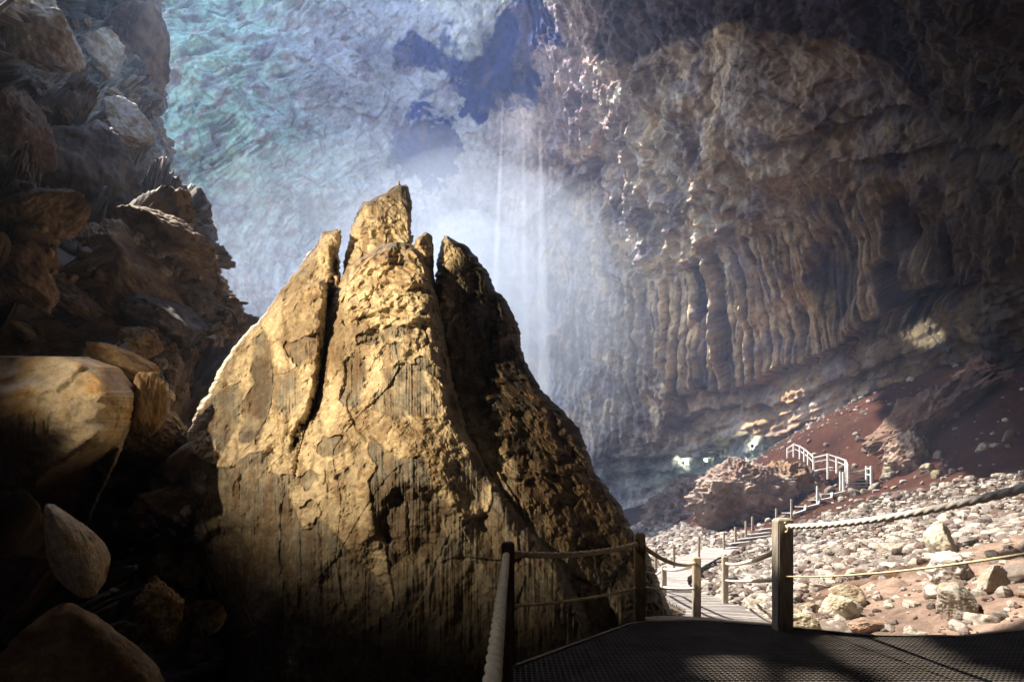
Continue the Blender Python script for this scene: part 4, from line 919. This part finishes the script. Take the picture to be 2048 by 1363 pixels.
# ------------------------------------------------------------------ viewing deck with steel grating
def build_deck():
    dk = empty('viewing_deck', (2, 3, 0)); tag(dk, 'dark viewing deck covered with fine steel grating in the foreground', 'deck')
    edge = [(0.0, 4.35), (1.28, 5.92), (2.0, 5.98), (2.66, 5.72), (3.3, 5.36), (4.2, 5.30), (5.4, 5.70), (6.6, 6.2)]
    def yfar(x): return np.interp(x, [p[0] for p in edge], [p[1] for p in edge])
    # bars: one mesh
    V, Fc = [], []
    def bar(x0, y0, x1, y1, w, z0, z1):
        dx, dy = x1 - x0, y1 - y0; L = math.hypot(dx, dy)
        if L < .05: return
        nx, ny = -dy / L * w / 2, dx / L * w / 2; b = len(V)
        for z in (z0, z1):
            V.extend([(x0 + nx, y0 + ny, z), (x1 + nx, y1 + ny, z), (x1 - nx, y1 - ny, z), (x0 - nx, y0 - ny, z)])
        Fc.extend([(b, b + 3, b + 2, b + 1), (b + 4, b + 5, b + 6, b + 7), (b, b + 1, b + 5, b + 4), (b + 1, b + 2, b + 6, b + 5), (b + 2, b + 3, b + 7, b + 6), (b + 3, b, b + 4, b + 7)])
    for x in np.arange(0.02, 6.6, .042): bar(x, 1.6, x, float(yfar(x)) - .04, .011, -.022, -.002)
    xs = np.linspace(0, 6.6, 331)
    for y in np.arange(1.62, 6.0, .042):
        ok = yfar(xs) - .04 > y; i = 0
        while i < len(xs):
            if ok[i]:
                j = i
                while j + 1 < len(xs) and ok[j + 1]: j += 1
                bar(xs[i], y, xs[j], y, .011, -.018, .002); i = j + 1
            else: i += 1
    me = mesh_from('grating', np.array(V) - np.array([2, 3, 0]), np.array(Fc), False); link('grating', me, M_mesh, dk)
    # boards below the grating
    bm = bmesh.new(); y0 = 1.5
    xs2 = np.linspace(0, 6.6, 34)
    top = [bm.verts.new((x - 2, float(yfar(x)) - 3, -.03)) for x in xs2] + [bm.verts.new((x - 2, y0 - 3, -.03)) for x in xs2[::-1]]
    f = bm.faces.new(top[::-1]); r = bmesh.ops.extrude_face_region(bm, geom=[f]); bmesh.ops.translate(bm, vec=(0, 0, -.05), verts=[v for v in r['geom'] if isinstance(v, bmesh.types.BMVert)])
    bmesh.ops.recalc_face_normals(bm, faces=bm.faces); me = bpy.data.meshes.new('deck_board'); bm.to_mesh(me); bm.free(); link('deck_board', me, M_wooddark, dk)
    # raised edge strip
    E = [Vector((x, float(yfar(x)), 0)) for x in xs2]
    V = []
    for p in E:
        V += [(p.x - 2, p.y - 3 - .025, -.2), (p.x - 2, p.y - 3 - .025, .012), (p.x - 2, p.y - 3 + .03, .012), (p.x - 2, p.y - 3 + .03, -.2)]
    link('edge_strip', mesh_from('edge_strip', np.array(V), grid_faces(len(E), 4, True)[:, ::-1], False), M_wooddark, dk)
    for x, y in ((.3, 4.2), (1.4, 5.6), (2.9, 5.2), (4.4, 5.0), (6, 5.4), (.3, 2), (3, 2), (6, 2)):
        beam('support', (x, y, gh(x, y) - .3), (x, y, -.08), .12, .12, M_wooddark, dk)
build_deck()

# ------------------------------------------------------------------ plank walkway, boardwalk, stairs
def path_points(pts, n):
    A = np.array(pts, float); s = np.concatenate([[0], np.cumsum(np.linalg.norm(np.diff(A, axis=0), axis=1))]); q = np.linspace(0, s[-1], n)
    # Catmull-like smoothing
    X = np.stack([np.interp(q, s, A[:, i]) for i in range(3)], -1)
    k = max(1, n // 14); K = np.ones(2 * k + 1) / (2 * k + 1)
    Y = np.stack([np.convolve(np.pad(X[:, i], k, mode='edge'), K, 'valid') for i in range(3)], -1)
    Y[0], Y[-1] = X[0], X[-1]
    return Y, s[-1]
def planks(root, line, width, pitch, gap, mat, th=.035, wcurve=None):
    A, L = path_points(line, 400); n = int(L / pitch); T = np.gradient(A, axis=0); T /= np.linalg.norm(T, axis=1)[:, None]
    V, Fc = [], []; side = {1: [], -1: []}
    o0 = np.array(root.location)
    for i in range(n):
        j = int((i + .5) / n * 399); c = A[j] - o0; t = T[j]; r = np.array([t[1], -t[0], 0]); r /= np.linalg.norm(r); w = width if wcurve is None else wcurve(j / 399)
        c = c + np.array([0, 0, rnd.uniform(-.004, .004)]); jit = rnd.uniform(-.02, .02); b = len(V); hw = (pitch - gap) / 2
        for z in (-th, 0):
            for sx, sy in ((-1, -1), (1, -1), (1, 1), (-1, 1)): V.append(c + r * (sx * w / 2 + jit) + t * (sy * hw) + np.array([0, 0, z]))
        Fc.extend([(b, b + 3, b + 2, b + 1), (b + 4, b + 5, b + 6, b + 7), (b, b + 1, b + 5, b + 4), (b + 1, b + 2, b + 6, b + 5), (b + 2, b + 3, b + 7, b + 6), (b + 3, b, b + 4, b + 7)])
    link('planking', mesh_from('planking', np.array(V), np.array(Fc), False), mat, root)
    for sgn in (-1, 1):
        V = []
        for j in range(0, 400, 6):
            c = A[j] - o0; t = T[j]; r = np.array([t[1], -t[0], 0]); r /= np.linalg.norm(r); w = (width if wcurve is None else wcurve(j / 399)) / 2 - .08
            for dx, dz in ((-.03, -.17), (-.03, -.037), (.03, -.037), (.03, -.17)): V.append(c + r * (sgn * w + dx) + np.array([0, 0, dz]))
        link('side_beam', mesh_from('side_beam', np.array(V), grid_faces(len(V) // 4, 4, True), False), M_wooddark, root)
    return A, T
wk = empty('plank_walkway', (1.95, 6, 0)); tag(wk, 'sunlit plank walkway dropping away from the deck between two rope fences', 'walkway')
planks(wk, [(1.95, 6.02, -.05), (2.75, 7.4, -.30), (3.75, 9.9, -.82), (4.4, 12, -1.05), (4.55, 14, -1.25), (4.9, 17, -1.52)], 1.42, .15, .055, M_plank, .05)
bw = empty('boardwalk', (5, 19, -1.6)); tag(bw, 'curving grey boardwalk crossing the rubble to the foot of the stairs', 'boardwalk')
A, T = planks(bw, [(4.92, 17.1, -1.53), (5.0, 18.6, -1.60), (5.6, 20.8, -1.60), (7.0, 23.2, -1.45), (8.4, 25.2, -1.30), (10.1, 26.9, -1.08)], 1.5, .16, .012, M_plank)
for j in range(40, 400, 70):
    c = A[j]; beam('support', (c[0], c[1], gh(c[0], c[1]) - .3), (c[0], c[1], c[2] - .1), .1, .1, M_wooddark, bw)
for px, y0, y1, d in ((1312, 1130, 1098, 20.5), (1348, 1124, 1092, 22.3), (1398, 1103, 1072, 24.6), (1448, 1093, 1064, 26.6)):
    beam('post', pt(px, y0, d) - Vector((0, 0, .3)), pt(px, y1, d), .09, .09, M_wood, bw)
st = empty('staircase', (11.5, 28, -.6)); tag(st, 'lower timber staircase with broad low steps and bare posts climbing right', 'staircase', 'timber stairs')
lower = [(1488, 1095, 27.4), (1503, 1085, 27.9), (1521, 1076, 28.4), (1540, 1067, 28.9), (1560, 1057, 29.5)]
for px, py, d in lower:
    c = pt(px, py, d) + Vector((0, 0, .06)); beam('tread', c + Vector((-1.15, -.1, -.12)), c + Vector((1.15, .25, .12)), .42, .07, M_plank, st, up=(0, 0, 1)).name = 'tread'
for a, b in (((-1.0), .0), (1.0, .0)):
    p0 = pt(1478, 1104, 27.2) + Vector((a, 0, -.1)); p1 = pt(1562, 1058, 29.6) + Vector((a, 0, -.12)); beam('stringer', p0, p1, .07, .2, M_wooddark, st)
for px, y0, y1, d in ((1471, 1082, 1053, 28.2), (1492, 1069, 1041, 28.8), (1505, 1062, 1032, 30.5), (1553, 1040, 1016, 30.3), (1583, 1034, 997, 30.5)):
    beam('post', pt(px, y0 + 8, d), pt(px, y1, d), .1, .1, M_wood, st)
s2 = empty('staircase', (16, 31, 1)); tag(s2, 'middle flight of stepped sleepers on the red earth with a lone post', 'staircase', 'timber stairs')
seq = [(1585, 1029, 30.6), (1609, 1021, 31), (1612, 1015, 31.1), (1636, 1009, 31.4), (1639, 1001, 31.5), (1662, 996, 31.8), (1665, 989, 31.9), (1691, 983, 32.2)]
for i in range(0, 8, 2):
    beam('sleeper', pt(*seq[i]), pt(*seq[i + 1]), .14, .13, M_white, s2)
    if i < 6: beam('riser', pt(*seq[i + 1]) - Vector((0, 0, .1)), pt(*seq[i + 2]) + Vector((.0, 0, .12)), .12, .12, M_white, s2)
    c = pt(*seq[i]).lerp(pt(*seq[i + 1]), .5) + Vector((0, .7, -.03)); beam('tread', c - Vector((.35, 0, 0)), c + Vector((.35, 0, .0)), 1.1, .06, M_plank, s2)
for px, y0, y1, d in ((1635, 1012, 971, 31.5), (1687, 984, 943, 32.3), (1681, 975, 942, 33.0)): beam('post', pt(px, y0 + 6, d), pt(px, y1, d), .11, .11, M_white, s2)
s3 = empty('staircase', (19.5, 33.4, 2)); tag(s3, 'short upper flight of dark steps between white gate posts', 'staircase', 'timber stairs')
for i in range(6):
    c = pt(1717, 973 - i * 6.5, 32.6 + .28 * i); beam('tread', c - Vector((.75, 0, 0)), c + Vector((.75, 0, .03)), .32, .06, M_plank, s3)
for px, y0, y1, d in ((1733, 968, 931, 33.2), (1742.5, 972, 931, 32.7), (1696, 966, 931, 33.0)): beam('post', pt(px, y0 + 8, d), pt(px, y1, d), .11, .11, M_white, s3)
for y_ in (936, 948): beam('rail', pt(1733, y_, 33.2), pt(1742.5, y_ + 1, 32.7), .07, .07, M_white, s3)
rope('rope', pt(1696, 944, 33), pt(1733, 937, 33.2), .04, .02, M_rope, s3, ring=8, step=.05)
hr = empty('handrail', (18, 35, 4)); tag(hr, 'white curved handrail climbing from the gate posts over the dark outcrop', 'handrail')
hp = [(1575.3, 895, 914, 38), (1587.7, 887, 912, 37.4), (1600, 891, 916, 37), (1609, 897, 921, 36.6), (1616.5, 903, 928, 36.2), (1627.3, 913.6, 950, 35.4), (1655.7, 907, 956, 34.6), (1673.6, 912.5, 944, 34.2), (1691.6, 919.3, 962, 33.6), (1696, 931, 962, 33.1)]
for px, y0, y1, d in hp: beam('post', pt(px, y1 + 2, d), pt(px, y0 - 1, d), .11, .11, M_white, hr)
for (a, b) in zip(hp[:-1], hp[1:]):
    beam('rail', pt(a[0], a[1] + 1, a[3]), pt(b[0], b[1] + 1, b[3]), .07, .07, M_white, hr); beam('rail', pt(a[0], a[1] + 10, a[3]), pt(b[0], b[1] + 11, b[3]), .05, .05, M_white, hr)
c = pt(1648, 938, 35.0); beam('tread', c - Vector((.5, 0, .08)), c + Vector((.5, 0, .12)), .4, .07, M_white, hr)
c = pt(1668, 940, 34.6); beam('tread', c - Vector((.3, 0, 0)), c + Vector((.3, 0, 0)), .4, .07, M_white, hr)
bk = empty('wire_fence', (20, 42, 5)); tag(bk, 'thin wire fence with three posts high on the slope behind the handrail', 'fence')
wp = [(1623, 881, 902, 42), (1655.7, 869, 892, 42), (1697, 857, 876, 42.5)]
for px, y0, y1, d in wp: beam('post', pt(px, y1, d), pt(px, y0, d), .09, .09, M_wood, bk)
for a, b in zip(wp[:-1], wp[1:]):
    for k in (3, 10): beam('wire', pt(a[0], a[1] + k, a[3]), pt(b[0], b[1] + k, b[3]), .025, .025, M_black, bk, bev=.002)

# ------------------------------------------------------------------ the cave's lit lamps along the far ledge
BW = BVHTree.FromObject(bpy.data.objects['cave_wall'], bpy.context.evaluated_depsgraph_get())
def wall_hit(px, py):
    o = Vector((0, 0, EYE)); return BW.ray_cast(o, (pt(px, py, 1.0) - o).normalized())[0]
def lamp(px, py, out, power, color, ang, label, aim=(0, 0), size=.22, off=(0, 0, 0), lens=True):
    h = wall_hit(px + aim[0], py + aim[1]); base = wall_hit(px, py)
    if h is None or base is None: return
    p = base + Vector((-.35, -out, 0)) + Vector(off)
    root = empty('floodlight', p); tag(root, label, 'floodlight', 'floodlights along the far ledge')
    d = (h - p).normalized(); q = d.to_track_quat('Z', 'Y')
    bm = bmesh.new(); bmesh.ops.create_cone(bm, cap_ends=True, segments=16, radius1=size * .55, radius2=size, depth=size * 1.2); bmesh.ops.recalc_face_normals(bm, faces=bm.faces)
    me = bpy.data.meshes.new('housing'); bm.to_mesh(me); bm.free(); o = link('housing', me, M_black, root); o.rotation_euler = q.to_euler()
    bm = bmesh.new(); bmesh.ops.create_uvsphere(bm, u_segments=14, v_segments=8, radius=size * .85); me = bpy.data.meshes.new('lens'); bm.to_mesh(me); bm.free()
    for v in me.vertices: v.co.z *= .35
    o = link('lens', me, M_lens, root); o.rotation_euler = q.to_euler(); o.location = d * size * .62
    beam('bracket', p + Vector((0, 0, -.1)), p + Vector((0, .3, -size * 3)), .05, .05, M_black, root, bev=.004)
    s = spot('lamp_light', p + d * size * 1.3, h, power, color, ang, .8, size); s.parent = root; s.matrix_parent_inverse = Matrix.Translation(-root.location)
lamp(1850, 668, 5.0, 1500, (.82, .95, 1), 24, 'floodlight aimed at the pale blotch high on the right wall', aim=(0, 0), off=(-1.6, 0, -2.6))
lamp(1368, 926, 0.8, 120, (1, 1, .92), 120, 'leftmost small floodlight glowing on the far ledge', aim=(2, -8))
lamp(1412, 922, 0.8, 60, (1, .95, .75), 120, 'second small floodlight on the far ledge', aim=(2, -8))
lamp(1505, 893, 0.8, 80, (1, .97, .85), 120, 'small floodlight under the middle of the overhanging ledge', aim=(2, -12))
lamp(1470, 930, 0.9, 90, (.9, 1, .75), 140, 'small greenish floodlight above the brown hazy outcrop', aim=(15, -10))
lamp(1592, 892, 1.0, 170, (.92, 1, .85), 140, 'small floodlight behind the curved handrail', aim=(15, -10))
# housing and bracket added for the assumed floodlight, unseen left of the frame
root = empty('floodlight', ASSUMED_FLOOD); tag(root, 'large assumed warm floodlight, added out of view on the left', 'floodlight')
dq = (Vector((-1.5, 8, 3.8)) - Vector(ASSUMED_FLOOD)).normalized()
bm = bmesh.new(); bmesh.ops.create_cone(bm, cap_ends=True, segments=24, radius1=.12, radius2=.2, depth=.3); me = bpy.data.meshes.new('housing'); bm.to_mesh(me); bm.free()
o = link('housing', me, M_black, root); o.rotation_euler = dq.to_track_quat('Z', 'Y').to_euler(); o.location = -dq * .32
beam('bracket', Vector(ASSUMED_FLOOD) + Vector((-.1, -.3, .1)), Vector(ASSUMED_FLOOD) + Vector((-1.2, -1.6, 2.6)), .05, .05, M_black, root)

# ------------------------------------------------------------------ light shafts from the roof, shaped as columns of thin mist
def mist(px0, py0, px1, py1, d, r0, r1, dens, label):
    m = bpy.data.materials.new('light_shaft'); m.use_nodes = True; t = m.node_tree; t.nodes.clear()
    v = t.nodes.new('ShaderNodeVolumePrincipled'); v.inputs['Color'].default_value = (.92, .95, 1, 1); v.inputs['Density'].default_value = dens; v.inputs['Anisotropy'].default_value = .0
    ou = t.nodes.new('ShaderNodeOutputMaterial'); t.links.new(v.outputs[0], ou.inputs['Volume'])
    a = at(px0, py0, d); b = at(px1, py1, d); n = 30; th = np.linspace(0, 2 * math.pi, 12, endpoint=False); q = np.linspace(0, 1, n)
    C = a + (b - a) * q[:, None]; r = r0 + (r1 - r0) * q
    P = C[:, None] + np.stack([np.cos(th)[None] * r[:, None], np.sin(th)[None] * r[:, None], 0 * th[None] + 0 * r[:, None]], -1)
    fc = grid_faces(n, 12, True).tolist()
    me = bpy.data.meshes.new('light_shaft'); me.from_pydata(P.reshape(-1, 3).tolist(), [], fc + [list(range(11, -1, -1)), list(range((n - 1) * 12, n * 12))]); me.update()
    bm = bmesh.new(); bm.from_mesh(me); bmesh.ops.recalc_face_normals(bm, faces=bm.faces); bm.to_mesh(me); bm.free()
    o = link('light_shaft', me, m); tag(o, label, 'falling water', 'light shafts built of mist', 'stuff')
mist(1006, 205, 984, 720, 60, .07, .5, 0.55, 'thin bright light shaft built of mist, left of the others')
mist(1046, 225, 1052, 760, 60, .14, .45, .28, 'faint middle light shaft built of mist')
mist(1080, 260, 1090, 820, 60, .2, .8, .32, 'broad right light shaft built of mist')
mist(1040, 205, 1045, 860, 60, 1.6, 3.4, .03, 'wide soft light shaft built of mist around the others')
def glow_mist(cx, cy_, d, rx, ry, rz, dens, label):  # mist banks added to brighten the haze behind the pinnacle
    m = bpy.data.materials.new('glow_mist'); m.use_nodes = True; t = m.node_tree; t.nodes.clear()
    v = t.nodes.new('ShaderNodeVolumePrincipled'); v.inputs['Color'].default_value = (.82, .90, 1, 1); v.inputs['Density'].default_value = dens
    ou = t.nodes.new('ShaderNodeOutputMaterial'); t.links.new(v.outputs[0], ou.inputs['Volume'])
    P = sphere_dirs(32, 20) * np.array([rx, ry, rz]); P = P * (1 + 0.10 * fbm(P / 9, 3, 400))[..., None]
    o = link('glow_mist', mesh_from('glow_mist', P, grid_faces(20, 32, True)[:, ::-1], True), m); o.location = pt(cx, cy_, d); tag(o, label, 'glow_mist', 'banks of mist added for the glow', 'stuff')
glow_mist(790, 660, 54, 25, 9, 18, .015, 'wide bank of mist added for the glow behind the pinnacle')
glow_mist(930, 600, 52, 14, 7, 13, .026, 'inner brighter bank of mist added for the glow behind the pinnacle')
glow_mist(945, 620, 52, 7.5, 5, 9, .055, 'dense heart of the mist added for the glow just behind the pinnacle top')
#@OBJEND
#@HAZE
hz = bpy.data.materials.new('haze'); hz.use_nodes = True; t = hz.node_tree; t.nodes.clear()
vo = t.nodes.new('ShaderNodeVolumePrincipled'); vo.inputs['Color'].default_value = (0.48, 0.63, 1.0, 1); vo.inputs['Density'].default_value = 0.0013
vo.inputs['Anisotropy'].default_value = 0.0
ou = t.nodes.new('ShaderNodeOutputMaterial'); t.links.new(vo.outputs[0], ou.inputs['Volume'])
bx = np.array([[x, y, z] for z in (-16, 108) for y in (-62, 118) for x in (-120, 170)], float)
me = mesh_from('haze', bx, np.array([[0, 2, 3, 1], [4, 5, 7, 6], [0, 1, 5, 4], [2, 6, 7, 3], [0, 4, 6, 2], [1, 3, 7, 5]]), False)
tag(link('haze', me, hz), kind='stuff')
